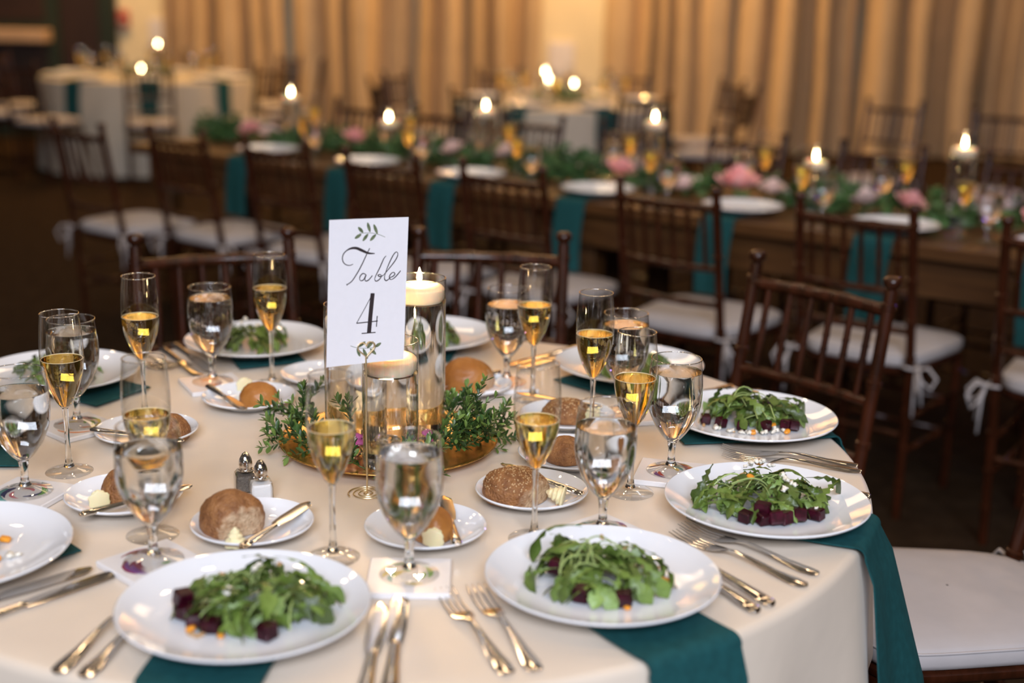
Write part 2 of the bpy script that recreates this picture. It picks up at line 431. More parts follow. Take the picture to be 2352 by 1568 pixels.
# ------------------------------------------------------------------ glassware
FB = [(0.004, 0.094), (0.0075, 0.098), (0.012, 0.105), (0.0185, 0.118), (0.0245, 0.135), (0.0277, 0.150), (0.0292, 0.165), (0.0295, 0.180), (0.0286, 0.20), (0.0272, 0.215), (0.0258, 0.23)]
GB = [(0.006, 0.045), (0.012, 0.050), (0.0185, 0.058), (0.0265, 0.070), (0.0335, 0.085), (0.0375, 0.100), (0.0389, 0.115), (0.0388, 0.130), (0.0372, 0.150), (0.0352, 0.168)]


def at(prof, z):
    for (r0, z0), (r1, z1) in zip(prof, prof[1:]):
        if z0 <= z <= z1: return r0 + (r1 - r0) * (z - z0) / (z1 - z0)
    return prof[-1][0]


def smooth(prof, n):
    out = []; zs = [prof[0][1] + (prof[-1][1] - prof[0][1]) * (i / n) ** 1.25 for i in range(n + 1)]
    P = prof
    for z in zs:
        i = max(k for k in range(len(P)) if P[k][1] <= z + 1e-9); i = min(i, len(P) - 2)
        p0, p1, p2, p3 = P[max(i - 1, 0)], P[i], P[i + 1], P[min(i + 2, len(P) - 1)]
        t = (z - p1[1]) / (p2[1] - p1[1]); m1 = (p2[0] - p0[0]) / (p2[1] - p0[1]) * (p2[1] - p1[1]); m2 = (p3[0] - p1[0]) / (p3[1] - p1[1]) * (p2[1] - p1[1])
        r = (2 * t ** 3 - 3 * t * t + 1) * p1[0] + (t ** 3 - 2 * t * t + t) * m1 + (-2 * t ** 3 + 3 * t * t) * p2[0] + (t ** 3 - t * t) * m2
        out.append((r, z))
    return out


FB, GB = smooth(FB, 22), smooth(GB, 20)


def liquid(prof, z0, lvl, gap, seg, foam=False):
    pts = [(max(at(prof, z) - gap, 0.0004), z) for z in [z0 + (lvl - z0) * i / 16 for i in range(17)]]
    r = pts[-1][0]; top = [(r * 1.0, lvl + 0.0007), (r * 0.985, lvl + 0.0002), (r * 0.9, lvl), (r * 0.5, lvl)]
    return MB().lathe([(0.0002, z0 - 0.0005)] + pts + top, seg, cap0=True, cap1=True)


GM = {}


def glass_meshes(seg, key):
    g = {}
    lip = lambda pr: MB().lathe([(pr[-1][0] + 0.0008 * math.cos(t), pr[-1][1] + 0.0008 * math.sin(t)) for t in [math.pi * 2 * k / 6 for k in range(7)]], seg)
    g['fbowl'] = MB().lathe(FB, seg).mesh('flute_bowl', M['glass'], sharp=0); g['flip'] = lip(FB).mesh('flute_lip', M['lip'], sharp=0)
    g['gbowl'] = MB().lathe(GB, seg).mesh('goblet_bowl', M['glass'], sharp=0); g['glip'] = lip(GB).mesh('goblet_lip', M['lip'], sharp=0)
    g['fstem'] = MB().lathe([(0.0001, 0.0938), (0.0042, 0.0936), (0.0044, 0.088), (0.0036, 0.078), (0.0034, 0.05), (0.0037, 0.028), (0.0052, 0.014), (0.0075, 0.0085), (0.0001, 0.0082)][::-1], max(10, seg // 2)).mesh('flute_stem', M['stem'])
    g['ffoot'] = MB().lathe([(0.0001, 0.0081), (0.0085, 0.0074), (0.016, 0.0046), (0.026, 0.0024), (0.0322, 0.0014), (0.0328, 0.0008), (0.032, 0.0002), (0.0001, 0.0002)][::-1], seg).mesh('flute_foot', M['foot'])
    g['gstem'] = MB().lathe([(0.0001, 0.0448), (0.0068, 0.0445), (0.0062, 0.040), (0.0052, 0.033), (0.0050, 0.024), (0.0058, 0.016), (0.0085, 0.0105), (0.0001, 0.0102)][::-1], max(10, seg // 2)).mesh('goblet_stem', M['stem'])
    g['gfoot'] = MB().lathe([(0.0001, 0.0101), (0.0105, 0.0092), (0.018, 0.0058), (0.028, 0.0034), (0.0345, 0.0022), (0.0352, 0.0012), (0.0345, 0.0003), (0.0001, 0.0003)][::-1], seg).mesh('goblet_foot', M['foot'])
    for lv in (0.158, 0.165, 0.171): g['wine%.3f' % lv] = liquid(FB, 0.0975, lv, 0.0005, seg).mesh('wine', M['wine'])
    for lv in (0.158, 0.165, 0.171):
        rr = at(FB, lv) - 0.0014; g['ring%.3f' % lv] = MB().lathe([(rr + 0.0008 * math.cos(t), lv + 0.0006 + 0.0005 * math.sin(t)) for t in [2 * math.pi * k / 6 for k in range(7)]], seg).mesh('bubble_ring', M['foam'], sharp=0)
    for lv in (0.130, 0.140, 0.149): g['water%.3f' % lv] = liquid(GB, 0.0472, lv, 0.0005, seg).mesh('water', M['water'])
    GM[key] = g


glass_meshes(48, 'hi'); glass_meshes(18, 'lo')


def flute(loc, label, group, lv=0.165, q='hi'):
    o = thing('champagne_flute', label, 'champagne flute', loc, 0, group); g = GM[q]
    for n, k in (('bowl', 'fbowl'), ('lip', 'flip'), ('stem', 'fstem'), ('foot', 'ffoot'), ('sparkling_wine', 'wine%.3f' % lv), ('bubble_ring', 'ring%.3f' % lv)): ob(n, g[k], o)
    return o


def goblet(loc, label, group, lv=0.140, q='hi'):
    o = thing('water_goblet', label, 'water glass', loc, 0, group); g = GM[q]
    for n, k in (('bowl', 'gbowl'), ('lip', 'glip'), ('stem', 'gstem'), ('foot', 'gfoot'), ('water', 'water%.3f' % lv)): ob(n, g[k], o)
    return o


# ------------------------------------------------------------------ plates, cutlery, napkins
def plate_mesh(R, h, rf, ri, seg):
    return MB().lathe([(0.0, 0.0022), (rf - 0.006, 0.0022), (rf - 0.004, 0.0), (rf, 0.0), (rf + 0.002, 0.0030), (rf + (R - rf) * 0.45, h * 0.36), (rf + (R - rf) * 0.8, h * 0.72), (R - 0.0008, h - 0.0032), (R, h - 0.0012), (R - 0.0012, h), (R - 0.0035, h - 0.0010),
                       (ri + (R - ri) * 0.75, h * 0.72), (ri + (R - ri) * 0.5, h * 0.46), (ri + (R - ri) * 0.22, h * 0.29), (ri, h * 0.235), (ri * 0.5, h * 0.21), (0.0, h * 0.205)], seg).mesh('plate', M['porcelain'], sharp=60)


PL = plate_mesh(0.135, 0.023, 0.078, 0.082, 72); PLB = plate_mesh(0.077, 0.019, 0.042, 0.042, 56); PL_LO = plate_mesh(0.135, 0.023, 0.078, 0.085, 28)


def strip(stations):
    """flat metal strip: (x, half width, z centre, half thickness)"""
    rows = []
    for (x, w, z, t) in stations:
        rows.append([(x, -w, z), (x, -w * 0.6, z + t), (x, 0, z + t * 1.25), (x, w * 0.6, z + t), (x, w, z), (x, w * 0.6, z - t), (x, 0, z - t), (x, -w * 0.6, z - t)])
    b = MB().grid([r[::-1] for r in rows], True); n = len(rows)
    b.f += [tuple(range(8)), tuple(range(8 * n - 1, 8 * n - 9, -1))]; b.mi += [0, 0]; return b


# cutlery points along +x from the handle end (x=0)
FORK_H = strip([(0.0, 0.003, 0.0035, 0.0012), (0.004, 0.0085, 0.0035, 0.0014), (0.018, 0.0105, 0.0035, 0.0016), (0.045, 0.0075, 0.005, 0.0017), (0.080, 0.0042, 0.009, 0.0017), (0.104, 0.0030, 0.0105, 0.0017), (0.118, 0.0032, 0.0085, 0.0016)]).mesh('fork_handle', M['silver'])
FORK_N = strip([(0.116, 0.0032, 0.0088, 0.0015), (0.124, 0.0085, 0.0068, 0.0012), (0.133, 0.0117, 0.0050, 0.0010), (0.144, 0.0125, 0.0035, 0.0009)]).mesh('fork_neck', M['silver'])
TINE = [strip([(0.143, 0.0020, 0.0035, 0.0009), (0.165, 0.0017, 0.0026, 0.0009), (0.188, 0.0014, 0.0045, 0.0008), (0.203, 0.0005, 0.0080, 0.0004)]).mesh('tine', M['silver'])]
KNIFE_H = strip([(0.0, 0.004, 0.0045, 0.0022), (0.004, 0.0088, 0.0045, 0.0034), (0.020, 0.0092, 0.0045, 0.0036), (0.06, 0.0070, 0.0048, 0.0034), (0.098, 0.0056, 0.0048, 0.0030), (0.104, 0.0066, 0.0048, 0.0030), (0.108, 0.0058, 0.0048, 0.0026)]).mesh('knife_handle', M['silver'])


def blade(L0, L1, w):
    rows = []
    for i in range(11):
        u = i / 10; x = L0 + (L1 - L0) * u
        a = w * 0.5 * min(1, 0.72 + u * 0.9); b = w * 0.55 * min(1, 0.7 + 1.2 * u)
        if u > 0.8: k = (u - 0.8) / 0.2; a *= max(0.05, math.sqrt(max(0, 1 - k * k))); b *= (1 - 0.55 * k * k)
        rows.append([(x, -a, 0.0046), (x, 0, 0.0058), (x, b, 0.0054), (x, b, 0.0040), (x, 0, 0.0036)])
    bm = MB().grid([r[::-1] for r in rows], True); n = 55; bm.f += [(0, 1, 2, 3, 4), (54, 53, 52, 51, 50)]; bm.mi += [0, 0]
    return bm.mesh('blade', M['silver'])


KNIFE_B = blade(0.106, 0.222, 0.020); BK_H = strip([(0.0, 0.003, 0.004, 0.0018), (0.004, 0.0066, 0.004, 0.0028), (0.02, 0.0068, 0.004, 0.003), (0.06, 0.0048, 0.004, 0.0026), (0.078, 0.0042, 0.004, 0.0022)]).mesh('knife_handle', M['silver']); BK_B = blade(0.076, 0.158, 0.017)


def lay(o, a, b, z, tilt=0.0):
    """put cutlery with its handle end at a, pointing to b"""
    o.location = (a[0], a[1], z); o.rotation_euler = (0, tilt, math.atan2(b[1] - a[1], b[0] - a[0]))


def fork(a, b, label, z=TH + 0.0005, sc=1.0):
    o = thing('dinner_fork', label, 'fork', group='forks at the place settings'); lay(o, a, b, z); o.scale = (sc, sc, sc)
    ob('handle', FORK_H, o); ob('neck', FORK_N, o)
    for k in range(4): ob('tine', TINE[0], o, (0, (k - 1.5) * 0.0071, 0))
    return o


def knife(a, b, label, z=TH + 0.0008):
    o = thing('dinner_knife', label, 'knife', group='knives at the place settings'); lay(o, a, b, z)
    ob('handle', KNIFE_H, o); ob('blade', KNIFE_B, o); return o


def napkin(cx, cy_, R, ang, r0, w, hang, label, group, skew=0.0, floor=TH, sag=0.07, key=None, flare=0.0):
    """folded strip lying radially, bending over the table edge and hanging down"""
    pts = []
    for i in range(9): pts.append((r0 + (R - 0.008 - r0) * i / 8, 0.0045))
    for i in range(1, 6):
        t = math.pi / 2 * i / 5; pts.append((R - 0.008 + 0.0145 * math.sin(t), -0.010 + 0.0145 * math.cos(t)))
    rmax = R
    for i in range(1, 11):
        u = i / 10; rr = R + 0.0065 + sag * u ** 0.9
        if key: rmax = max([rmax] + [CLOTH[key](ang + (j / 8 - .5) * w / R, 0.010 + hang * u + 0.01) for j in range(9)]); rr = rmax + 0.010
        pts.append((rr, -0.010 - hang * u))
    rows = []; L = 0
    for i, (r, z) in enumerate(pts):
        row = []; over = max(0, i - 13) / 10
        for j in range(9):
            v = (j / 8 - 0.5); yy = v * w * (1 + (0.5 * flare / 0.05 - 0.10) * over) + skew * over + 0.004 * math.sin(i * 0.5 + 2)
            bump = 0.006 * over * math.sin(v * 9 + ang * 3) + (0.0015 * math.cos(v * 22) if 0 < i < 14 else 0.0)
            row.append((r + bump + flare * over * (v + 0.5) if i > 12 else r, yy, z + (0 if i > 12 else bump)))
        rows.append(row)
    o = thing('napkin', label, 'napkin', (cx, cy_, floor), ang, group)
    me = MB().slab(rows, -0.0022).mesh('napkin', M['napkin'], sharp=50)
    ob('folded_cloth', me, o)
    hem = [rows[k][0] for k in range(13, 24)]
    ob('hem', MB().tube([(p[0] + 0.001, p[1], p[2]) for p in hem], 0.0014, 5).mesh('hem', M['napkin']), o)
    return o


# ------------------------------------------------------------------ salad
def leaf_mesh(name, L, widths, arch, fold, curl, mat, seed, twist=0.0):
    r0 = random.Random(seed); n = len(widths) - 1; rows = []
    for i, w in enumerate(widths):
        u = i / n; x = L * u; z = arch * math.sin(math.pi * u * 0.9) - curl * u * u; tw = twist * (u - 0.4)
        wl, wr = w * r0.uniform(0.75, 1.2), w * r0.uniform(0.75, 1.2)
        pt = lambda y, zz: (x + abs(y) * 0.25, y * math.cos(tw) - zz * math.sin(tw), z + zz * math.cos(tw) + y * math.sin(tw))
        rows.append([pt(-wl, fold * wl + r0.uniform(-1, 1) * 0.0012), pt(-wl * 0.5, fold * wl * 0.3), pt(0, 0), pt(wr * 0.5, fold * wr * 0.3), pt(wr, fold * wr + r0.uniform(-1, 1) * 0.0012)])
    return MB().grid(rows).mesh(name, mat, sharp=0)


LOBE = [0.0008, 0.0009, 0.0010, 0.0044, 0.0016, 0.0066, 0.0022, 0.0084, 0.0036, 0.0104, 0.0100, 0.0068, 0.0010]
OVAL = [0.0008, 0.0010, 0.0034, 0.0070, 0.0090, 0.0096, 0.0086, 0.0056, 0.0010]
LEAVES = []
for k in range(5): LEAVES.append(leaf_mesh('leaf', 0.058 + 0.006 * k, LOBE, 0.012 + 0.003 * k, 0.75 - 0.32 * k, 0.010 * (k % 3), M['arug'], k, 0.9 * (k - 2)))
for k in range(3): LEAVES.append(leaf_mesh('leaf', 0.046 + 0.006 * k, OVAL, 0.013, 0.7 - 0.4 * k, 0.008, M['arug'], 20 + k, 0.7 * (k - 1)))
for k in range(2): LEAVES.append(leaf_mesh('leaf', 0.052, LOBE, 0.016, 0.2, 0.004, M['arug2'], 40 + k, 0.3))
STALKS = []
for k in range(3):
    pts = [(0.062 * i / 7 - 0.03, 0.004 * math.sin(i * 0.5 + k), (0.010 + 0.004 * k) * math.sin(math.pi * i / 7)) for i in range(8)]
    STALKS.append(MB().tube(pts, [0.0015 - 0.0001 * i for i in range(8)], 5).mesh('stalk', M['stalk']))


def lump(name, r, mat, seed, sq=(1, 1, 0.8), amp=0.35):
    return MB().ball((0, 0, 0), r, 8, 6, sq, lambda p: 1 + amp * noise.noise(p * 1.6 + Vector((seed * 3.1, seed, 0)))).mesh(name, mat, sharp=0)


BEETS = [MB().box((0, 0, 0), s, 0.0016).mesh('beet_cube', M['beet']) for s in ((0.018, 0.017, 0.017), (0.015, 0.016, 0.015), (0.020, 0.015, 0.015))]
CHEESE = [lump('cheese_crumble', 0.0036, M['cheese'], k, (1.2, 0.9, 0.7), 1.1) for k in range(5)]
ORANGE = [MB().box((0, 0, 0), (0.012, 0.009, 0.006), 0.0018).mesh('orange_piece', M['orange']), lump('orange_piece', 0.006, M['orange'], 9, (1.2, 0.8, 0.6), 0.2)]
NUTS = [lump('nut_sliver', 0.0050, M['nut'], 11, (1.3, 0.7, 0.3), 0.2)]


INNER = [(0.0, 0.0119), (0.041, 0.0120), (0.082, 0.0126), (0.0937, 0.0139), (0.1085, 0.0178), (0.1218, 0.0238), (0.135, 0.031)]


def settle(me, loc, rot, sc, zf):
    from mathutils import Euler
    mt = Matrix.Translation(loc) @ Euler(rot).to_matrix().to_4x4() @ Matrix.Diagonal((sc, sc, sc, 1)); need = 0.0
    for v in me.vertices:
        p = mt @ v.co; r = math.hypot(p.x, p.y)
        zs = INNER[-1][1] + 0.004
        for (r0_, z0), (r1_, z1) in zip(INNER, INNER[1:]):
            if r0_ <= r < r1_: zs = z0 + (z1 - z0) * (r - r0_) / (r1_ - r0_); break
        need = max(need, zs + 0.0006 - (p.z + zf))
    return (loc[0], loc[1], loc[2] + need)


def put(name, me, o, loc, rot, sc=1.0): return ob(name, me, o, settle(me, loc, rot, sc, o.location.z - TH), rot, sc)


def salad(cx, cy_, label, seed, nleaf, beets=(), cheese=(), orange=(), nuts=(), shift=(0.0, 0.008), rx=0.078, ry=0.060, H=0.043):
    r0 = random.Random(seed); zf = TH + 0.0105
    o = thing('arugula_salad', label, 'salad', (cx, cy_, zf), 0, 'green salads on dinner plates')
    for k in range(nleaf):
        lay_ = k / nleaf
        a = r0.uniform(0, 2 * math.pi); q = math.sqrt(r0.random()) * (1.0 if lay_ < 0.6 else 0.85)
        x, y = shift[0] + rx * q * math.cos(a), shift[1] + ry * q * math.sin(a)
        if any((x - b[0]) ** 2 + (y - b[1]) ** 2 < 0.013 ** 2 for b in beets): continue
        z = H * max(0.05, 1 - q ** 1.7) * r0.uniform(0.45, 1.0) * (0.6 + 0.4 * lay_) + 0.003
        me = r0.choice(LEAVES); yaw = a + r0.gauss(0, 0.9); pit = r0.uniform(-0.25, 0.5) + 0.35 * q
        sc = r0.uniform(0.58, 1.0)
        ln = 0.5 * 0.055 * sc
        x -= ln * math.cos(yaw); y -= ln * math.sin(yaw)
        z = max(0.004 + ln * 1.7 * max(0.0, math.sin(pit)), z)
        put('leaf', me, o, (x, y, z), (r0.uniform(-0.9, 0.9), pit, yaw), sc)
    for k in range(max(4, nleaf // 7)):
        a = r0.uniform(0, 2 * math.pi); q = r0.uniform(0.15, 0.8)
        z = H * (1 - q ** 1.7) * 0.8 + 0.004
        put('stalk', r0.choice(STALKS), o, (shift[0] + rx * q * math.cos(a), shift[1] + ry * q * math.sin(a), z), (r0.uniform(-.4, .4), r0.uniform(-.3, .3), r0.uniform(0, 6)), r0.uniform(0.5, 0.95))
    for b in beets: put('beet_cube', r0.choice(BEETS), o, (b[0], b[1], (b[2] if len(b) > 2 else 0.0) + 0.0095), (r0.uniform(-.2, .2), r0.uniform(-.2, .2), r0.uniform(0, 3)))
    for (lst, mm, nm, zz) in ((cheese, CHEESE, 'cheese_crumble', 0.0015), (orange, ORANGE, 'orange_piece', 0.0002), (nuts, NUTS, 'nut_sliver', -0.001)):
        for b in (lst if nm != 'cheese_crumble' else [(c[0] + r0.gauss(0, .003), c[1] + r0.gauss(0, .003), (c[2] if len(c) > 2 else 0) + r0.uniform(-.001, .002)) for c in lst for _ in range(2)]): put(nm, r0.choice(mm), o, (b[0], b[1], (b[2] * 1.22 if len(b) > 2 else 0.0) + zz), (r0.uniform(-.3, .3), r0.uniform(-.3, .3), r0.uniform(0, 3)), r0.uniform(0.8, 1.2))
    return o


# ------------------------------------------------------------------ bread
def bread(name, loc, rx, ry, h, label, seed, crust, seeds=0, torn=None, rz=0.0, seg=72):
    o = thing(name, label, 'bread roll', loc, rz, 'bread rolls on side plates')
    fn = lambda p: (1 + 0.07 * noise.noise(p * 1.3 + Vector((seed, 0, 0))) + 0.03 * noise.noise(p * 5 + Vector((0, seed, 0))) + 0.012 * noise.noise(p * 14 + Vector((seed, seed, 0))))
    b = MB(); vs = []
    b.ball((0, 0, h * 0.30), 1, seg, 40, (rx, ry, h * 0.70), fn)
    b.v = [(x, y, max(z, 0.0)) for x, y, z in b.v]
    if torn:
        ta, tw = torn; d = Vector((math.cos(ta), math.sin(ta), -0.15)); out = []
        for p in b.v:
            q = Vector(p); s = (q.x / rx) * d.x + (q.y / ry) * d.y + ((q.z - h * .3) / (h * .7)) * d.z
            if s > tw: e = (s - tw) * 0.75; q.x -= e * rx * d.x; q.y -= e * ry * d.y
            out.append(tuple(q))
        b.v = out
    me = b.mesh('crust', crust, sharp=0); atr = me.attributes.new('torn', 'FLOAT', 'POINT')
    for k, p in enumerate(me.vertices):
        c = p.co; atr.data[k].value = (((c.x / rx) * d.x + (c.y / ry) * d.y + ((c.z - h * .3) / (h * .7)) * d.z) - tw + 0.06) if torn else -1.0
    ob('crust', me, o)
    if seeds:
        r0 = random.Random(seed); sb = MB()
        for k in range(seeds):
            a, t = r0.uniform(0, 2 * math.pi), r0.uniform(0.05, 1.35); p = Vector((math.sin(t) * math.cos(a), math.sin(t) * math.sin(a), math.cos(t)))
            if torn and p.dot(d) > tw - 0.1: continue
            q = p * fn(p) * 1.005; u = p.orthogonal().normalized(); u.rotate(Matrix.Rotation(r0.uniform(0, 6), 3, p)); w = p.cross(u)
            c = Vector((q.x * rx, q.y * ry, h * .3 + q.z * h * .7))
            if c.z < 0.004: continue
            l, s_ = 0.0016, 0.0008
            sb.add([c + u * l, c + w * s_, c - u * l, c - w * s_, c + p * 0.0007], [(0, 1, 4), (1, 2, 4), (2, 3, 4), (3, 0, 4)])
        tag(ob('sesame_seeds', sb.mesh('sesame_seeds', M['seed'], sharp=0), o), kind='stuff')
    return o


def butter(loc, label, seed, r=0.012, rz=0.0, lying=True):
    b = MB(); prof = []
    for i in range(29):
        u = i / 28; rr = r * (1 - u) ** 0.65 * (1 + 0.13 * math.sin(u * 26)) + 0.0004; prof.append((rr, u * r * 1.9))
    b.lathe(prof, 24, cap0=True, cap1=True, wob=lambda a, z: 1 + 0.10 * math.cos(6 * a + z * 500))
    o = thing('butter_rosette', label, 'butter', loc, rz, 'butter rosettes on side plates')
    ob('rosette', b.mesh('rosette', M['butter'], sharp=0), o, (0, 0, 0.0 if not lying else r * 0.9), (0, 0, 0) if not lying else (0, math.radians(80), 0))
    return o


# ------------------------------------------------------------------ coaster with printed motif
def coaster(x, y, rz, cols, seed, label, size=0.097):
    o = thing('tile_coaster', label, 'coaster', T(x, y, 0.0003), rz, 'square tile coasters')
    ob('tile', MB().box((0, 0, 0.004), (size, size, 0.008), 0.0012).mesh('tile', M['tile']), o)
    ob('cork_backing', MB().box((0, 0, 0.0001), (size * 0.94, size * 0.94, 0.0004)).mesh('cork_backing', M['nut']), o)
    r0 = random.Random(seed); b = MB(); mats = [PRINT[c] for c in cols]
    for k in range(11):
        b.cur = k % len(mats); R = r0.uniform(0.010, 0.036); a0 = r0.uniform(0, 6.3); da = r0.uniform(0.6, 1.7); n = 10; rows = []
        for i in range(n + 1):
            a = a0 + da * i / n; w = 0.0032 * math.sin(math.pi * (0.1 + 0.85 * i / n)) * r0.uniform(0.8, 1.1); q = R + 0.006 * (i / n)
            rows.append([((q - w) * math.cos(a), (q - w) * math.sin(a), 0.00815 + k * 0.00001), ((q + w) * math.cos(a), (q + w) * math.sin(a), 0.00815 + k * 0.00001)])
        b.grid([r[::-1] for r in rows])
    ob('printed_motif', b.mesh('printed_motif', mats, sharp=0), o)
    return o


# ------------------------------------------------------------------ the place settings of the round table
WITH = {1: 'by the salad with heaped beets', 2: 'by the salad with three beet cubes', 3: 'by the cheese topped salad', 4: 'by the salad edged with beets', 5: 'one place past the beet edged salad',
        6: 'two places past the beet edged salad', 7: 'two places past the empty plate', 8: 'one place past the empty plate', 9: 'by the salad with orange pieces', 10: 'by the empty plate'}
PLATE = {1: (-0.2809, 1.2801), 2: (0.109, 1.3749), 3: (0.3415, 1.6189), 4: (0.3845, 1.9842), 5: (0.2135, 2.2828), 6: (-0.1659, 2.473), 7: (-0.4862, 2.3992), 8: (-0.7802, 2.1566), 9: (-0.6501, 1.4124), 10: (-0.872, 1.79)}
for i, (x, y) in PLATE.items():
    w = WITH[i]
    o = thing('dinner_plate', 'white porcelain dinner plate ' + (w.replace('by the', 'under the') if i != 10 else 'left empty beside a water goblet'), 'plate', T(x, y, 0.0072), 0, 'dinner plates on the round table')
    ob('coupe_dish', PL, o); ob('foot_ring', MB().lathe([(0.070, 0.0), (0.078, -0.0002), (0.0782, 0.002), (0.070, 0.002)], 48).mesh('foot_ring', M['porcelain']), o)
    a = math.atan2(y - TC[1], x - TC[0])
    napkin(TC[0], TC[1], TR, a, {4: 0.47, 5: 0.47, 2: 0.52, 3: 0.5, 1: 0.52}.get(i, 0.5), 0.125, {1: 0.22, 4: 0.22, 5: 0.21, 6: 0.21, 7: 0.21}.get(i, 0.30), 'teal folded napkin over the table edge ' + w, 'teal napkins on the round table', key='main', flare=0.05 if i == 3 else 0.0)

LAB = 'leafy green arugula salad '
salad(*PLATE[1], LAB + 'with beet cubes heaped on one side and one lone cube', 1, 120, [(-.068, .004), (-.060, -.018, .004), (-.048, -.028), (-.040, -.016, .004), (-.026, -.043), (.034, -.054), (-.064, -.006, .014)], [(.012, .02, .04), (-.01, -.02, .03)], [(-.048, -.042), (-.014, -.054)], [(-.036, -.052), (-.03, .03, .03), (.03, .045, .035), (-.045, -.05)], (0.012, 0.006), 0.074, 0.056)
salad(*PLATE[2], LAB + 'with three scattered beet cubes and a dropped nut', 2, 120, [(-.052, .004, .012), (-.026, -.046, .003), (.020, -.056)], [(.055, .004, .006), (.050, -.008, .004), (.048, .012, .01)], [(.058, -.006, .004), (.070, .004, .004), (.023, -.063)], [(.068, .045), (-.045, -.038), (.028, .03, .03), (.0, .03, .04)], (-0.004, 0.006), 0.070, 0.058)
salad(*PLATE[3], LAB + 'topped with crumbled cheese beside a row of beet cubes', 3, 125, [(-.036, -.050), (-.014, -.046, .012), (-.012, -.056), (.002, -.056, .002), (.014, -.052), (.034, -.044, .004), (.058, -.036)],
      [(-.012, .026, .046), (-.004, .024, .047), (.004, .028, .046), (-.02, .028, .042), (.024, -.004, .034), (.034, -.006, .03), (.016, -.016, .028), (.028, .012, .036), (.056, -.03, .012), (.010, .034, .04)], [(-.006, .036, .044), (-.022, .006, .036), (.018, -.040, .012)], [(-.03, .02, .036), (-.036, .012, .03)], (-0.002, 0.008), 0.084, 0.058, 0.044)
salad(*PLATE[4], LAB + 'edged with beet cubes and white cheese crumbs', 4, 120, [(-.074, -.008), (-.052, -.026, .002), (-.020, -.036), (.014, -.040, .002), (.050, -.030, .003), (.062, -.032), (.030, .045, .006)],
      [(-.058, -.038), (-.062, -.034), (-.026, -.05), (-.018, -.052), (-.034, -.05), (.026, -.052), (.032, -.046, .003), (.030, -.042, .006), (.008, -.056), (.044, -.04), (.0, -.054)], [(-.006, -.056), (.048, -.05), (.03, -.03, .008)], [(-.078, -.02), (-.036, -.046), (.006, .01, .044)], (0.0, 0.012), 0.074, 0.054, 0.048)
for i, s in ((5, 5), (6, 6), (7, 7), (8, 8)):
    r0 = random.Random(s * 7)
    salad(*PLATE[i], 'plain green arugula salad ' + WITH[i], s, 60, [(.045, .01)] if i in (6, 8) else [(-.05, -.02)], [(r0.uniform(-.03, .03), r0.uniform(-.03, .03), 0.04) for k in range(3)], [], [], (-0.015 if i == 7 else -0.004, 0.0), 0.066, 0.056, 0.042)
salad(*PLATE[9], LAB + 'with loose orange pieces and a cheese chunk', 9, 70, [(-.06, .02)], [(.070, .0, .001), (.066, .004), (.074, .004)], [(.044, .045), (.054, -.012), (.034, -.014, .01)], [], (-0.025, -0.004), 0.062, 0.050, 0.036)

# cutlery: (handle end, tip)


def on(i, tang, rad):
    a = math.atan2(PLATE[i][1] - TC[1], PLATE[i][0] - TC[0]); c = Vector(PLATE[i]); r = Vector((math.cos(a), math.sin(a))); t = Vector((-r.y, r.x))
    q = c + r * rad + t * tang; return (q.x, q.y)


FK = {1: [((-.445, 1.164), (-.40, 1.365)), ((-.416, 1.157), (-.372, 1.36))], 2: [((.004, 1.180), (-.066, 1.353)), ((.032, 1.188), (-.046, 1.405))],
      3: [((.371, 1.435), (.215, 1.589)), ((.350, 1.402), (.196, 1.569))], 4: [((.516, 1.822), (.326, 1.883)), ((.515, 1.797), (.339, 1.845))]}
KN = {1: [((-.136, 1.108), (-.138, 1.329)), ((-.112, 1.130), (-.119, 1.350))], 2: [((.300, 1.348), (.205, 1.51)), ((.280, 1.330), (.19, 1.49))],
      9: [((-.598, 1.228), (-.452, 1.397)), ((-.640, 1.246), (-.498, 1.392))], 7: [((-.667, 2.397), (-.555, 2.219)), ((-.654, 2.431), (-.540, 2.249))],
      3: [((.500, 1.690), (.31, 1.79))]}
for i in range(1, 11):
    w = WITH[i]
    for n_, (a, b) in enumerate(FK.get(i, [(on(i, -.165, .09), on(i, -.165, -.11)), (on(i, -.192, .08), on(i, -.192, -.12))])):
        if i not in (6, 10): fork(a, b, ('inner' if n_ == (1 if i in (1, 2) else 0) else 'outer') + ' silver dinner fork ' + w)
    for n_, (a, b) in enumerate(KN.get(i, [(on(i, .165, .10), on(i, .165, -.12)), (on(i, .190, .10), on(i, .190, -.12))])):
        if i not in (6, 8): knife(a, b, ('inner' if n_ == 0 else 'outer') + ' silver dinner knife ' + w)

# glasses and coasters
FL = {1: (-.2113, 1.4616, .165), 2: (.033, 1.53, .158), 3: (.1685, 1.6995, .165), 4: (.127, 1.94, .165), 5: (.037, 2.13, .165), 7: (-.4187, 2.1901, .171), 8: (-.586, 1.99, .165), 9: (-.4451, 1.517, .158), 10: (-.6223, 1.7348, .165)}
for i, (x, y, lv) in FL.items():
    flute(T(x, y, 0.0006), 'tall flute of golden sparkling wine ' + WITH[i], 'champagne flutes on the round table', lv)
GO = {1: (-.1139, 1.3985, .149, .03, ('green', 'yellow', 'teal')), 2: (.1194, 1.539, .140, .72, ('purple', 'teal', 'red', 'black', 'yellow')), 3: (.2319, 1.7661, .149, -.25, ('red', 'teal', 'purple', 'navy', 'yellow')), 4: (.183, 2.037, .149, .3, ('teal', 'pink')),
      5: (-.008, 2.203, .140, .2, ('pink', 'orange')), 7: (-.5172, 2.1653, .149, .5, ('orange', 'purple')), 8: (-.6712, 1.9192, .149, -.72, ('orange', 'green', 'yellow', 'pink')), 9: (-.4175, 1.422, .140, .82, ('maroon', 'maroon', 'purple', 'green')), 10: (-.646, 1.632, .140, -.28, ('navy', 'teal', 'pink', 'green'))}
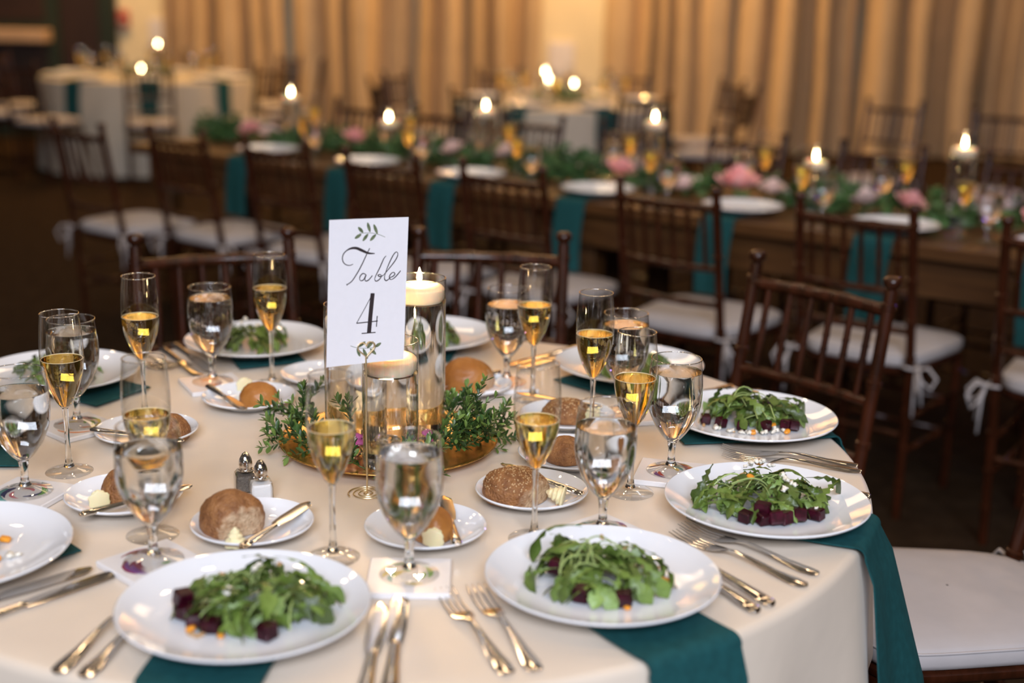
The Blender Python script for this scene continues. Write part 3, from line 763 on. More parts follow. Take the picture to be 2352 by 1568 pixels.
for i, (x, y, lv, rz, cols) in GO.items():
    w = WITH[i]
    coaster(x, y, rz, cols, i, 'white square tile coaster printed in ' + ' and '.join(dict.fromkeys(cols[:3])) + ' under a goblet')
    goblet(T(x, y, 0.0090), 'stemmed goblet of iced water ' + w, 'water goblets on the round table', lv)

# side plates, bread, butter, butter knives
BP = {1: (-.322, 1.529), 2: (-.104, 1.529), 3: (.031, 1.663), 4: (.089, 1.817), 5: (.092, 2.000), 6: (-.075, 2.165), 7: (-.33, 2.21), 8: (-.434, 2.065), 10: (-.553, 1.882), 9: (-.509, 1.616)}
BR = {1: ((-.348, 1.527), .041, .037, .052, 'round brown crusty bread roll with a torn pale side next to the shakers', M['crust'], 0, (-0.9, 0.72)),
      2: ((-.094, 1.520), .026, .030, .040, 'small golden bread roll behind a butter rosette', M['crust2'], 0, None),
      3: ((.010, 1.650), .048, .036, .046, 'long sesame seeded bread roll with one torn end', M['crust'], 420, (-0.35, 0.72)),
      4: ((.082, 1.812), .030, .030, .036, 'dark brown rough crusted bread roll beside the seeded roll', M['crust'], 0, None),
      5: ((.090, 2.005), .040, .032, .036, 'seeded bread roll lying beside a folded butter curl', M['crust'], 250, None),
      6: ((-.076, 2.165), .048, .038, .056, 'large smooth golden bread roll beside the gold tray', M['crust2'], 0, (-0.6, 0.86)),
      8: ((-.415, 2.052), .033, .027, .038, 'small glossy orange brown bread roll with a butter knife', M['crust2'], 0, None),
      10: ((-.515, 1.872), .030, .028, .040, 'brown bread roll by the empty plate', M['crust'], 0, None),
      9: ((-.512, 1.625), .030, .030, .042, 'round dark bread roll behind a butter rosette near a goblet', M['crust'], 0, None)}
BU = {1: (-.333, 1.478), 2: (-.092, 1.482), 3: (.074, 1.632), 5: (.132, 1.99), 8: (-.452, 2.118), 9: (-.532, 1.584)}
BK = {1: ((-.318, 1.440), (-.260, 1.581)), 2: ((-.061, 1.462), (-.084, 1.615)), 3: ((.100, 1.636), (-.008, 1.748)), 5: ((.150, 2.028), (.03, 2.09)), 8: ((-.512, 2.105), (-.422, 1.974)), 10: ((-.632, 1.863), (-.478, 1.815)), 9: ((-.540, 1.530), (-.420, 1.640)), 6: ((-.02, 2.23), (-.13, 2.12))}
for i, (x, y) in BP.items():
    o = thing('side_plate', 'small white side plate ' + ('holding ' + BR[i][4].replace('bread ', '') if i in BR else 'without bread behind the number card'), 'side plate', T(x, y, 0.0006), 0, 'small bread plates')
    o['label'] = ' '.join(o['label'].split()[:15])
    ob('coupe_dish', PLB, o); ob('foot_ring', MB().lathe([(0.037, 0.0), (0.042, -0.0002), (0.0422, 0.002), (0.037, 0.002)], 40).mesh('foot_ring', M['porcelain']), o)
    if i in BR: q, rx, ry, h, lb, mt, sd, tn = BR[i]; bread('bread_roll', T(q[0], q[1], 0.0055), rx, ry, h, lb, i, mt, sd, tn, {3: -0.25, 6: 0.2}.get(i, 0))
    if i in BU: butter(T(BU[i][0], BU[i][1], 0.0065), 'piped pale butter rosette beside the ' + BR[i][4].split(' with')[0].split(' behind')[0].split(' lying')[0], i, 0.0125 if i != 3 else 0.0135, {3: 2.9, 2: 1.4}.get(i, 2.0), i != 1)
    if i in BK:
        a, b = BK[i]; o = thing('butter_knife', 'silver butter knife on the side plate with the ' + BR[i][4].split(' with')[0].split(' behind')[0].split(' beside')[0].split(' lying')[0], 'knife', group='butter knives on side plates')
        lay(o, a, b, TH + 0.0165); ob('handle', BK_H, o); ob('blade', BK_B, o)

# ------------------------------------------------------------------ salt and pepper
for (x, y, mt, nm, lab) in ((-.334, 1.647, M['salt'], 'salt', 'small square glass salt shaker with chrome dome cap'), (-.360, 1.676, M['pepper'], 'pepper', 'small square glass pepper shaker with chrome dome cap')):
    o = thing(nm + '_shaker', lab, 'shaker', T(x, y, 0.0005), 0.35)
    rows = []
    for (s, z) in ((0.0140, 0.0), (0.0150, 0.001), (0.0150, 0.020), (0.0142, 0.025), (0.0105, 0.030), (0.0095, 0.031)):
        c = s * 0.8; rows.append([(s, -c, z), (s, c, z), (c, s, z), (-c, s, z), (-s, c, z), (-s, -c, z), (-c, -s, z), (c, -s, z)])
    ob('glass_body', MB().grid(rows, True).mesh('shaker_body', M['glass'], sharp=25), o)
    k = 0.0240 if nm == 'salt' else 0.029; rows2 = []
    for (s, z) in ((0.0115, 0.0015), (0.0135, 0.003), (0.0135, 0.019), (0.0122, min(k, 0.0245))):
        c = s * 0.8; rows2.append([(s, -c, z), (s, c, z), (c, s, z), (-c, s, z), (-s, c, z), (-s, -c, z), (-c, -s, z), (c, -s, z)])
    b = MB().grid(rows2, True); n = len(rows2); b.f += [tuple(range(7, -1, -1)), tuple(8 * (n - 1) + q for q in range(8))]; b.mi += [0, 0]
    ob(nm + '_filling', b.mesh(nm, mt, sharp=30), o)
    cap = ob('dome_cap', MB().lathe([(0.0088, 0.0295), (0.0098, 0.0300), (0.0098, 0.0312), (0.0086, 0.0318), (0.0092, 0.0330), (0.0084, 0.0342), (0.0088, 0.0356), (0.0094, 0.0385), (0.0092, 0.0425), (0.0080, 0.0470), (0.0056, 0.0515), (0.0030, 0.0548), (0.0014, 0.0562), (0.0, 0.0568)], 24).mesh('dome_cap', M['chrome'], sharp=60), o)
    for q in range(5): ob('hole', MB().ball((0.0045 * math.cos(q * 1.26), 0.0045 * math.sin(q * 1.26), 0.0530), 0.0006, 6, 4).mesh('hole', M['ink']), cap)

# ------------------------------------------------------------------ table number card on a wire stand
SX, SY = -0.194, 1.672
o = thing('table_number_stand', 'white card reading Table 4 held by a gold wire heart stand', 'table number', T(SX, SY, 0.0006))
sp = []
for k in range(150):
    t = k / 149; a = 2 * math.pi * 3.4 * t; r = 0.0015 + 0.0245 * t; sp.append((r * math.cos(a + 1.2), r * math.sin(a + 1.2), 0.0015))
ob('spiral_base', MB().tube(sp, 0.0011, 6).mesh('spiral_base', M['brass']), o)
ob('wire_stem', MB().tube([(0.0004 * math.sin(k), 0, 0.001 + 0.193 * k / 10) for k in range(11)], 0.0012, 8).mesh('wire_stem', M['brass']), o)
ca, cb = math.radians(34), 0.0
cu = Vector((math.cos(ca), math.sin(ca), 0)); cn = Vector((math.sin(ca), -math.cos(ca), 0))
hp = []
for k in range(41):
    t = 2 * math.pi * k / 40; hx = 16 * math.sin(t) ** 3; hy = 13 * math.cos(t) - 5 * math.cos(2 * t) - 2 * math.cos(3 * t) - math.cos(4 * t)
    hp.append(cu * (hx * 0.00078) + Vector((0, 0, 0.194 + (hy + 17) * 0.00072)) + cn * (0.0017 + 0.0007 * math.sin(t)))
ob('heart_clip', MB().tube(hp, 0.0010, 6).mesh('heart_clip', M['brass']), o)
ob('back_loop', MB().tube([p - cn * 0.0034 for p in hp], 0.0010, 6).mesh('back_loop', M['brass']), o)
CW, CH = 0.1155, 0.194
cardm = Matrix((cu, -cn, Vector((0, 0, 1)))).transposed().to_4x4() @ Matrix.Rotation(math.radians(2.2), 4, 'Y')
card = ob('card', None, o); card.location = (0, 0, 0.186); card.rotation_euler = cardm.to_euler()
bow = lambda u, v: 0.0010 * math.sin(u * 3.1)
X = lambda u: (u - 0.505) * CW
crows = [[(X(i / 8), bow(i / 8, 0), j / 8 * CH) for i in range(9)] for j in range(9)]
card.data = None
c_ob = ob('paper_card', MB().slab(crows, 0.0005).mesh('paper_card', M['card']), o); c_ob.location = card.location; c_ob.rotation_euler = card.rotation_euler
bpy.data.objects.remove(card)


def catmull(P, n=8):
    out = []
    for i in range(len(P) - 1):
        p0, p1, p2, p3 = [Vector(P[max(0, min(len(P) - 1, k))]) for k in (i - 1, i, i + 1, i + 2)]
        for k in range(n):
            t = k / n; out.append(0.5 * ((2 * p1) + (p2 - p0) * t + (2 * p0 - 5 * p1 + 4 * p2 - p3) * t * t + (3 * p1 - p0 - 3 * p2 + p3) * t ** 3))
    out.append(Vector(P[-1])); return out


def stroke(b, P, wf, z=0.0):
    Q = catmull([(X(u), v * CH) for u, v in P]); n = len(Q); rows = []
    for i, q in enumerate(Q):
        d = (Q[min(i + 1, n - 1)] - Q[max(i - 1, 0)]).normalized(); nn = Vector((-d.y, d.x)); w = wf(i / (n - 1))
        yy = -0.00058 + bow(q.x / CW + 0.505, 0) - z
        rows.append([(q.x + nn.x * w, yy, q.y + nn.y * w), (q.x - nn.x * w, yy, q.y - nn.y * w)])
    b.grid(rows)


ST = {'Tbar': [(0.308, 0.696), (0.267, 0.689), (0.217, 0.696), (0.182, 0.717), (0.173, 0.749), (0.199, 0.779), (0.261, 0.801), (0.339, 0.804), (0.419, 0.785), (0.498, 0.765), (0.582, 0.76)],
      'Tstem': [(0.514, 0.798), (0.474, 0.753), (0.42, 0.689), (0.361, 0.63), (0.297, 0.58), (0.232, 0.557)],
      'a': [(0.477, 0.618), (0.439, 0.628), (0.407, 0.614), (0.396, 0.593), (0.414, 0.579), (0.449, 0.586), (0.477, 0.617), (0.464, 0.588), (0.477, 0.575), (0.512, 0.581), (0.559, 0.61)],
      'b': [(0.726, 0.74), (0.697, 0.72), (0.65, 0.661), (0.602, 0.607), (0.589, 0.584), (0.607, 0.569), (0.645, 0.578), (0.672, 0.598), (0.661, 0.613), (0.63, 0.61), (0.654, 0.599), (0.7, 0.607)],
      'l': [(0.7, 0.607), (0.779, 0.657), (0.853, 0.711), (0.877, 0.748), (0.854, 0.763), (0.812, 0.737), (0.755, 0.669), (0.72, 0.61), (0.715, 0.582), (0.739, 0.568), (0.78, 0.582)],
      'e': [(0.774, 0.587), (0.821, 0.595), (0.846, 0.61), (0.829, 0.623), (0.798, 0.615), (0.776, 0.593), (0.796, 0.574), (0.837, 0.582), (0.883, 0.607), (0.92, 0.632)]}
tw = MB()
for k, P in ST.items():
    if k == 'Tbar': stroke(tw, P, lambda t: 0.00045 + 0.0012 * max(0, math.sin(math.pi * min(1, max(0, (t - 0.55) / 0.45)))) + 0.0003 * math.sin(math.pi * t))
    elif k == 'Tstem': stroke(tw, P, lambda t: 0.00058 + 0.0002 * math.sin(t * 3) + (0.0006 if t > 0.96 else 0), 0.00002)
    else: stroke(tw, P, lambda t: 0.00046 + 0.0003 * abs(math.sin(t * 9)), 0.00001)
lett = ob('lettering', tw.mesh('lettering', M['ink'], sharp=0), o)
num = MB()
stroke(num, [(0.572, 0.488), (0.474, 0.387), (0.371, 0.286)], lambda t: 0.0005); stroke(num, [(0.371, 0.287), (0.503, 0.288), (0.645, 0.290)], lambda t: 0.0007, .00002)
stroke(num, [(0.635, 0.326), (0.628, 0.25)], lambda t: 0.0007, .00004); stroke(num, [(0.44, 0.212), (0.62, 0.211)], lambda t: 0.0007, .00002)
stroke(num, [(0.568, 0.487), (0.550, 0.35), (0.535, 0.211)], lambda t: 0.0031, .00003)
numb = ob('numeral', num.mesh('numeral', M['ink'], sharp=0), o)
lf = MB()
for P in ([(0.707, 0.869), (0.616, 0.89), (0.514, 0.902), (0.378, 0.902)], [(0.301, 0.133), (0.373, 0.117), (0.502, 0.105), (0.639, 0.107)]): stroke(lf, P, lambda t: 0.0003)
for a, c in [((0.514, 0.907), (0.477, 0.974)), ((0.427, 0.906), (0.36, 0.945)), ((0.608, 0.893), (0.556, 0.96)), ((0.403, 0.896), (0.321, 0.869)), ((0.49, 0.897), (0.423, 0.849)), ((0.59, 0.891), (0.515, 0.848)), ((0.403, 0.119), (0.493, 0.153)), ((0.515, 0.104), (0.594, 0.15)), ((0.618, 0.108), (0.697, 0.133)), ((0.386, 0.111), (0.428, 0.051)), ((0.463, 0.105), (0.527, 0.028)), ((0.554, 0.1), (0.635, 0.054))]:
    md = ((a[0] + c[0]) / 2, (a[1] + c[1]) / 2); stroke(lf, [a, md, c], lambda t: 0.0001 + 0.0021 * math.sin(math.pi * t) ** 0.8, .00002)
lfo = ob('printed_sprigs', lf.mesh('printed_sprigs', M['leafink'], sharp=0), o)
for q in (lett, numb, lfo): q.location = c_ob.location; q.rotation_euler = c_ob.rotation_euler

# ------------------------------------------------------------------ centrepiece: gold tray, candle cylinders, boxwood
TX, TY = -0.183, 1.870
o = thing('gold_charger_tray', 'round gold charger tray under the candles and boxwood', 'tray', T(TX, TY, 0.0006))
ob('dish', MB().lathe([(0.0, 0.0), (0.10, 0.0), (0.118, 0.002), (0.150, 0.0105), (0.1625, 0.0135), (0.1640, 0.0140), (0.1640, 0.0152), (0.1620, 0.0150), (0.148, 0.0122), (0.118, 0.0038), (0.10, 0.0018), (0.0, 0.0018)], 96).mesh('dish', M['gold'], sharp=60), o)
ob('rim_bead', MB().lathe([(0.1635 + 0.0012 * math.cos(t), 0.0148 + 0.0012 * math.sin(t)) for t in [2 * math.pi * k / 8 for k in range(9)]], 96).mesh('rim_bead', M['gold'], sharp=0), o)


def cylinder_vase(loc, r, h, lvl, label, group, seg=48, filler=True):
    o = thing('glass_cylinder', label, 'vase', loc, 0, group)
    wall = [(0.0005, 0.006), (r - 0.003, 0.006), (r - 0.0018, 0.008), (r - 0.0018, h - 0.0008), (r - 0.0010, h), (r, h - 0.0008), (r, 0.001), (r - 0.001, 0.0), (0.0005, 0.0)]
    ob('wall', MB().lathe([(r, 0.0005), (r, h)], seg).mesh('vase_wall', M['glass'], sharp=0), o)
    ob('rim', MB().lathe([(r - 0.0009 + 0.0009 * math.cos(t), h + 0.0009 * math.sin(t)) for t in [2 * math.pi * k / 8 for k in range(9)]], seg).mesh('vase_rim', M['lip'], sharp=0), o)
    ob('base', MB().lathe([(0.0002, 0.0005), (r - 0.001, 0.0005), (r - 0.0006, 0.002), (r - 0.001, 0.0065), (0.0002, 0.0065)], seg).mesh('vase_base', M['stem']), o)
    rr = r - 0.0007
    ob('water', MB().lathe([(0.0002, 0.0068), (rr, 0.0068), (rr, lvl), (rr * 0.97, lvl - 0.0004), (0.0002, lvl - 0.0004)], seg).mesh('vase_water', M['water']), o)
    return o


def floating_candle(loc, r, h, label, group, seg=40, flame_h=0.024, light=0.12):
    o = thing('floating_candle', label, 'candle', loc, 0, group)
    ob('wax', MB().lathe([(0.0, 0.0), (r * 0.90, 0.0), (r * 0.985, h * 0.25), (r, h * 0.72), (r * 0.985, h * 0.78), (r * 0.9, h * 0.92), (r * 0.72, h), (r * 0.35, h * 0.99), (r * 0.15, h * 0.95), (0.0, h * 0.94)], seg).mesh('wax', M['wax']), o)
    ob('wick', MB().tube([(0, 0, h * 0.93), (0.0004, 0, h + 0.003), (0.0010, 0, h + 0.006)], 0.0007, 6).mesh('wick', M['wick']), o)
    ob('flame', MB().lathe([(0.0003, h + 0.003), (0.0030, h + 0.006), (0.0042, h + 0.010), (0.0036, h + 0.015), (0.0019, h + flame_h - 0.004), (0.0002, h + flame_h + 0.002)], 12).mesh('flame', M['flame'], sharp=0), o)
    if light:
        d = bpy.data.lights.new('flame_light', 'POINT'); d.energy = light; d.color = (1.0, 0.60, 0.25); d.shadow_soft_size = 0.008
        l = bpy.data.objects.new('flame_light', d); COL.objects.link(l); l.parent = o; l.location = (0, 0, h + 0.013)
    return o


for (x, y, h, lvl, lab, lab2) in ((-.142, 1.930, .247, .211, 'tallest clear glass cylinder of water on the gold tray', 'lit ivory floating candle in the tallest cylinder'),
                                  (-.173, 1.790, .185, .138, 'shortest clear glass cylinder of water on the gold tray', 'lit ivory floating candle in the shortest cylinder'),
                                  (-.243, 1.900, .211, .170, 'middle height glass cylinder of water on the gold tray', 'lit ivory floating candle in the middle height cylinder')):
    cylinder_vase(T(x, y, 0.003), 0.0405, h, lvl, lab, None)
    floating_candle(T(x, y, 0.003 + lvl + 0.0004), 0.0382, 0.026, lab2, None, light=0.36)

# crushed glass and orchid petals between the cylinders
r0 = random.Random(12)
for k in range(26):
    a = r0.uniform(0, 6.3); q = r0.uniform(0.02, 0.085); x, y = TX + q * math.cos(a), TY - 0.02 + q * math.sin(a)
    if any((x - cx) ** 2 + (y - cy2) ** 2 < 0.052 ** 2 for cx, cy2 in ((-.142, 1.93), (-.173, 1.79), (-.243, 1.90))): continue
    s = r0.uniform(0.008, 0.013)
    me = MB().ball((0, 0, 0), s, 6, 4, (1, 0.9, 0.8), lambda p: 1 + 0.35 * noise.noise(p * 2 + Vector((k, 0, 0)))).mesh('shard', M['crystal'], sharp=1, smooth=False)
    tag(ob('glass_nugget', me, None, T(x, y, 0.0024 + s * 0.8)), 'clear glass nugget lying on the gold tray between the cylinders', 'glass nugget', 'glass nuggets on the tray')
for k, (x, y) in enumerate(((-.232, 1.836), (-.122, 1.862))):
    b = MB()
    for q in range(5):
        a = q * 1.256; b.ball((0.009 * math.cos(a), 0.009 * math.sin(a), 0.004 + 0.002 * math.sin(q)), 0.009, 8, 5, (1.0, 0.7, 0.25))
    o = thing('orchid_bloom', 'small magenta orchid bloom on the gold tray', 'flower', T(x, y, 0.018), k, 'orchid blooms on the tray')
    ob('petals', b.mesh('petals', M['orchid'], sharp=0), o, rot=(0.5, 0.2, 0)); ob('throat', MB().ball((0, 0, 0.006), 0.004, 8, 5).mesh('throat', M['cheese'], sharp=0), o)

BL = []
for k in range(3):
    L, W = 0.0125, 0.0022 + 0.0004 * k; rows = []
    for i, w in enumerate((0.15, 0.75, 1.0, 0.85, 0.12)):
        u = i / 4; rows.append([(L * u, -W * w, 0.0012 * w + 0.002 * u * u), (L * u, 0, 0.002 * u * u), (L * u, W * w, 0.0012 * w + 0.002 * u * u)])
    BL.append(rows)
BLM = [MB().grid(r).mesh('leaf', M['box1'], sharp=0) for r in BL]; BLY = [MB().grid(r).mesh('leaf', M['box2'], sharp=0) for r in BL]
CYL = ((-.142, 1.93), (-.173, 1.79), (-.243, 1.90))


def sprig(base, ang, elev, L, seed, label, young=0.2):
    r0 = random.Random(seed); o = thing('boxwood_sprig', label, 'sprig', T(*base), 0, 'boxwood sprigs on the gold tray'); stems = MB()

    def branch(p, d, L, depth, rad):
        n = 7; pts = [p.copy()]; q = p.copy(); dd = d.copy()
        for i in range(n):
            dd = (dd + Vector((r0.gauss(0, .10), r0.gauss(0, .10), r0.gauss(0.02, .09)))).normalized(); q = q + dd * L / n
            w = Vector((q.x + base[0], q.y + base[1]))
            for c in CYL:
                e = w - Vector(c)
                if e.length < 0.046: e2 = e.normalized() * 0.046; q.x += e2.x - e.x; q.y += e2.y - e.y
            q.z = max(q.z, 0.003); pts.append(q.copy())
            yv = r0.random() < (young + (0.5 if i >= n - 2 else 0))
            side = dd.cross(Vector((0, 0, 1))).normalized(); side.rotate(Matrix.Rotation(i * 1.4 + r0.uniform(-.4, .4), 3, dd))
            for s in (-1, 1):
                ld = (dd * 0.75 + side * s).normalized(); ld.z += 0.15; ld.normalize()
                rot = ld.to_track_quat('X', 'Z').to_euler(); rot.rotate_axis('X', r0.uniform(-.6, .6))
                ob('leaf', r0.choice(BLY if yv else BLM), o, q, rot, r0.uniform(0.9, 1.35))
            if depth and i in (1, 3, 4):
                sd = (dd * 0.8 + side * r0.choice((-1, 1)) * 0.8).normalized(); branch(q.copy(), sd, L * r0.uniform(0.38, 0.55), depth - 1, rad * 0.7)
        for s in (-0.5, 0.5):
            rot = (dd + Vector((r0.gauss(0, .2), r0.gauss(0, .2), r0.gauss(0, .2)))).to_track_quat('X', 'Z').to_euler(); ob('leaf', r0.choice(BLY), o, q, rot, 0.9)
        stems.tube(pts, [rad * (1 - 0.08 * i) for i in range(len(pts))], 5)
    branch(Vector((0, 0, 0.004)), Vector((math.cos(ang) * math.cos(elev), math.sin(ang) * math.cos(elev), math.sin(elev))), L, 1, 0.0010)
    ob('twigs', stems.mesh('twigs', M['twig'], sharp=0), o); return o


SL = 'green boxwood sprig lying on the gold tray around the cylinders'
SPR = [((-.105, 1.865), 0.10, 0.75, .115, .35), ((-.110, 1.850), -.25, 0.30, .105, .2), ((-.095, 1.880), 0.5, 0.35, .095, .3), ((-.110, 1.850), -.5, 0.6, .080, .25), ((-.105, 1.900), .9, .5, .07, .3), ((-.075, 1.855), .2, 1.1, .075, .35), ((-.100, 1.835), -.25, .3, .085, .15),
       ((-.085, 1.870), .0, .55, .10, .3), ((-.080, 1.835), -.35, .6, .09, .25), ((-.060, 1.880), .35, .8, .08, .35), ((-.090, 1.900), .7, .85, .085, .3), ((-.118, 1.835), -.6, .9, .07, .2), ((-.205, 1.752), 2.9, .35, .07, .2), ((-.190, 1.738), -1.2, .2, .055, .15), ((-.165, 1.735), .3, .5, .075, .2), ((-.218, 1.770), -2.0, .6, .06, .2), ((-.150, 1.735), -.5, .25, .07, .15),
       ((-.275, 1.850), 2.9, .9, .085, .3), ((-.300, 1.880), -2.8, .5, .07, .3), ((-.180, 1.735), 1.2, .6, .06, .2), ((-.290, 1.870), 2.7, .8, .09, .3), ((-.285, 1.845), -2.9, .25, .08, .25), ((-.292, 1.905), 2.2, .9, .08, .3), ((-.255, 1.835), -2.2, .35, .08, .2), ((-.235, 1.845), -1.9, 1.1, .075, .15)]
for k, (p, a, e, L, yg) in enumerate(SPR): sprig((p[0], p[1], 0.0035), a, e, L, 30 + k, 'green boxwood sprig on the gold tray at the foot of the ' + ('tallest cylinder' if p[0] > -.13 and p[1] > 1.80 else 'shortest cylinder' if p[1] < 1.80 else 'middle height cylinder'), yg)

# ------------------------------------------------------------------ chiavari chairs


def ringed(p0, p1, r, rings, seg=10):
    """bamboo-turned rod: plain shaft with raised rings at the given fractions"""
    p0, p1 = Vector(p0), Vector(p1); pts = [(0, r)]
    for f in rings:
        for (df, rr) in ((-.016, r), (-.012, r * 1.22), (-.004, r * 1.22), (-.002, r * 0.95), (.002, r * 0.95), (.004, r * 1.22), (.012, r * 1.22), (.016, r)): pts.append((f + df, rr))
    pts.append((1, r)); pts.sort()
    return MB().tube([p0.lerp(p1, f) for f, _ in pts], [q for _, q in pts], seg)


def chair_master(label, group):
    o = thing('chiavari_chair', label, 'chair', (0, 0, 0), 0, group); W = M['wood']
    def part(n, b, sh=50): return ob(n, b.mesh(n, W, sharp=sh), o)
    for s in (-1, 1):
        b = ringed((s * 0.160, -0.165, 0.0), (s * 0.166, -0.185, 0.43), 0.0125, (0.25, 0.5, 0.75))
        q = ringed((s * 0.166, -0.185, 0.43), (s * 0.163, -0.262, 0.885), 0.0130, (0.10, 0.34, 0.60, 0.93)); b.add(q.v, q.f)
        b.lathe([(0.0, 0.0), (0.009, 0.0), (0.0105, 0.006), (0.0165, 0.012), (0.018, 0.018), (0.017, 0.025), (0.011, 0.029), (0.0, 0.030)], 12, (s * 0.163, -0.263, 0.882))
        part('rear_post', b)
        part('front_leg', ringed((s * 0.170, 0.175, 0.0), (s * 0.174, 0.170, 0.425), 0.0125, (0.25, 0.5, 0.75)))
        part('side_stretcher', ringed((s * 0.163, -0.17, 0.20), (s * 0.177, 0.172, 0.20), 0.008, (0.3, 0.7), 8)); part('side_stretcher', ringed((s * 0.164, -0.175, 0.30), (s * 0.178, 0.172, 0.30), 0.008, (0.3, 0.7), 8))
    yb = lambda z: -0.185 - 0.077 * (z - 0.43) / 0.455
    for z, r in ((0.845, 0.0125), (0.665, 0.010), (0.555, 0.010)):
        pts = [(-0.163 + 0.326 * k / 12, yb(z) - 0.018 * math.sin(math.pi * k / 12), z) for k in range(13)]
        part('back_rail', MB().tube(pts, [r * (1.2 if k in (4, 8) else 1.0) for k in range(13)], 10))
    for k in range(6):
        x = -0.125 + 0.05 * k; cv = 0.018 * math.sin(math.pi * (x + 0.163) / 0.326)
        part('spindle', ringed((x, yb(0.665) - cv, 0.668), (x, yb(0.845) - cv, 0.842), 0.0070, (0.42, 0.58), 8))
    for z in (0.18, 0.28): part('front_stretcher', ringed((-0.176, 0.173, z), (0.176, 0.173, z), 0.008, (0.33, 0.66), 8))
    part('rear_stretcher', ringed((-0.162, -0.172, 0.25), (0.162, -0.172, 0.25), 0.008, (0.33, 0.66), 8))

    def rr(s, z, e=0.0):
        out = []
        for k in range(48):
            a = 2 * math.pi * k / 48; c, n = math.cos(a), math.sin(a); p = 5
            q = (abs(c) ** p + abs(n) ** p) ** (-1 / p); y = n * q * (0.195 * s); x = c * q * ((0.188 + 0.022 * (n * q)) * s); out.append((x, y - 0.005, z))
        return out
    part('seat', MB().grid([rr(0.01, 0.42), rr(0.96, 0.42), rr(1.0, 0.428), rr(1.0, 0.438), rr(0.95, 0.443), rr(0.01, 0.443)], True), 60)
    cu_ = ob('cushion', MB().grid([rr(0.01, 0.4436), rr(0.94, 0.4436), rr(0.985, 0.447), rr(1.0, 0.455), rr(1.0, 0.468), rr(0.985, 0.4765), rr(0.95, 0.481), rr(0.8, 0.4875), rr(0.5, 0.4925), rr(0.01, 0.494)], True).mesh('cushion', M['cushion'], sharp=0), o)
    ob('piping', MB().tube(rr(0.992, 0.4735) + rr(0.992, 0.4735)[:1], 0.0024, 5).mesh('piping', M['cushion'], sharp=0), cu_)
    for s in (-1, 1):
        b = MB(); kx, ky, kz = s * 0.188, -0.20, 0.452
        b.tube([(s * 0.165, -0.16, 0.458), (s * 0.186, -0.175, 0.456), (kx, ky, kz)], 0.0042, 6)
        b.tube([(s * 0.150, -0.205, 0.455), (s * 0.168, -0.212, 0.455), (kx, ky, kz)], 0.0042, 6)
        for (dx, dy, l) in ((0.018, -0.03, 0.06), (0.03, 0.01, 0.05)):
            b.tube([(kx, ky, kz), (kx + s * dx, ky + dy, kz + 0.008), (kx + s * dx * 1.8, ky + dy * 1.6, kz - 0.02), (kx + s * dx * 1.4, ky + dy * 1.2, kz - l), (kx + s * dx * .6, ky + dy * .6, kz - l * 0.7), (kx, ky, kz)], 0.0040, 6)
        for (dx, dy, l) in ((0.004, -0.012, 0.13), (0.014, 0.004, 0.10)):
            b.tube([(kx, ky, kz), (kx + s * dx, ky + dy, kz - 0.03), (kx + s * dx * 1.5, ky + dy * 1.3, kz - l)], 0.0040, 6)
        b.ball((kx, ky, kz), 0.008, 8, 6)
        ob('tie_bow', b.mesh('tie_bow', M['cushion'], sharp=0), o)
    return o


G1 = 'chairs around the round table with the number card'
master = chair_master('dark mahogany chiavari chair with ivory cushion at the round numbered table', G1)
used = [False]


def chair(x, y, face, label, group):
    """x, y: seat centre; face: direction the sitter looks"""
    rz = math.atan2(face[1], face[0]) - math.pi / 2
    if not used[0]: used[0] = True; master.location = (x, y, 0); master.rotation_euler = (0, 0, rz); master['label'] = label; master['group'] = group; return master
    return clone(master, (x, y, 0), rz, label, group, ('side_stretcher', 'front_stretcher', 'rear_stretcher', 'tie_bow') if y > 8 else ())


def chair_back(bx, by, face, label, group):
    n = math.hypot(*face); f = (face[0] / n, face[1] / n); return chair(bx + 0.262 * f[0], by + 0.262 * f[1], f, label, group)


L1 = 'dark mahogany chiavari chair pulled up to the round numbered table'
for k, (x, y) in enumerate(((.615, 2.555), (-.052, 2.868), (-.650, 2.777))):
    ch = chair_back(x, y, ((TC[0] - x, TC[1] - y), (-.09, -1), (.37, -.93))[k], 'mahogany chiavari chair at the numbered table, %s along from the side on chair' % ORD[k], G1)
FIRST = [c for c in COL.objects if c.get('label', '').endswith('first along from the side on chair')][0]
chair(.715, 1.965, (-1, -0.06), 'dark mahogany chiavari chair turned side on with its big ivory cushion showing', G1)

# ------------------------------------------------------------------ the long farm table
LP = Vector((-1.17, 5.51)); LD = Vector((.798, -.603)); LN = Vector((.603, .798)); LW = 0.78


def lt(s, t): q = LP + LD * s + LN * t; return (q.x, q.y)


la = math.atan2(LD.y, LD.x)
for (s0, s1, lab) in ((-0.75, 1.58, 'long dark wooden farm table beside the white clothed round tables'), (1.60, 4.1, 'long dark wooden farm table set with a big pink rose')):
    q = lt((s0 + s1) / 2, LW / 2); L = s1 - s0; o = thing('farm_table', lab, 'table', (q[0], q[1], 0), la, 'farm tables joined end to end')
    for k in range(5): ob('plank', MB().box((0, (k - 2) * LW / 5, TH - 0.02), (L, LW / 5 - 0.004, 0.04), 0.003).mesh('plank', M['farm']), o)
    for s in (-1, 1):
        ob('apron', MB().box((0, s * (LW / 2 - 0.06), TH - 0.10), (L - 0.16, 0.025, 0.12), 0.002).mesh('apron', M['farm']), o)
        ob('end_apron', MB().box((s * (L / 2 - 0.09), 0, TH - 0.10), (0.025, LW - 0.13, 0.12), 0.002).mesh('end_apron', M['farm']), o)
        for t in (-1, 1): ob('leg', MB().box((s * (L / 2 - 0.10), t * (LW / 2 - 0.15), (TH - 0.04) / 2), (0.075, 0.075, TH - 0.04), 0.006).mesh('leg', M['farm']), o)

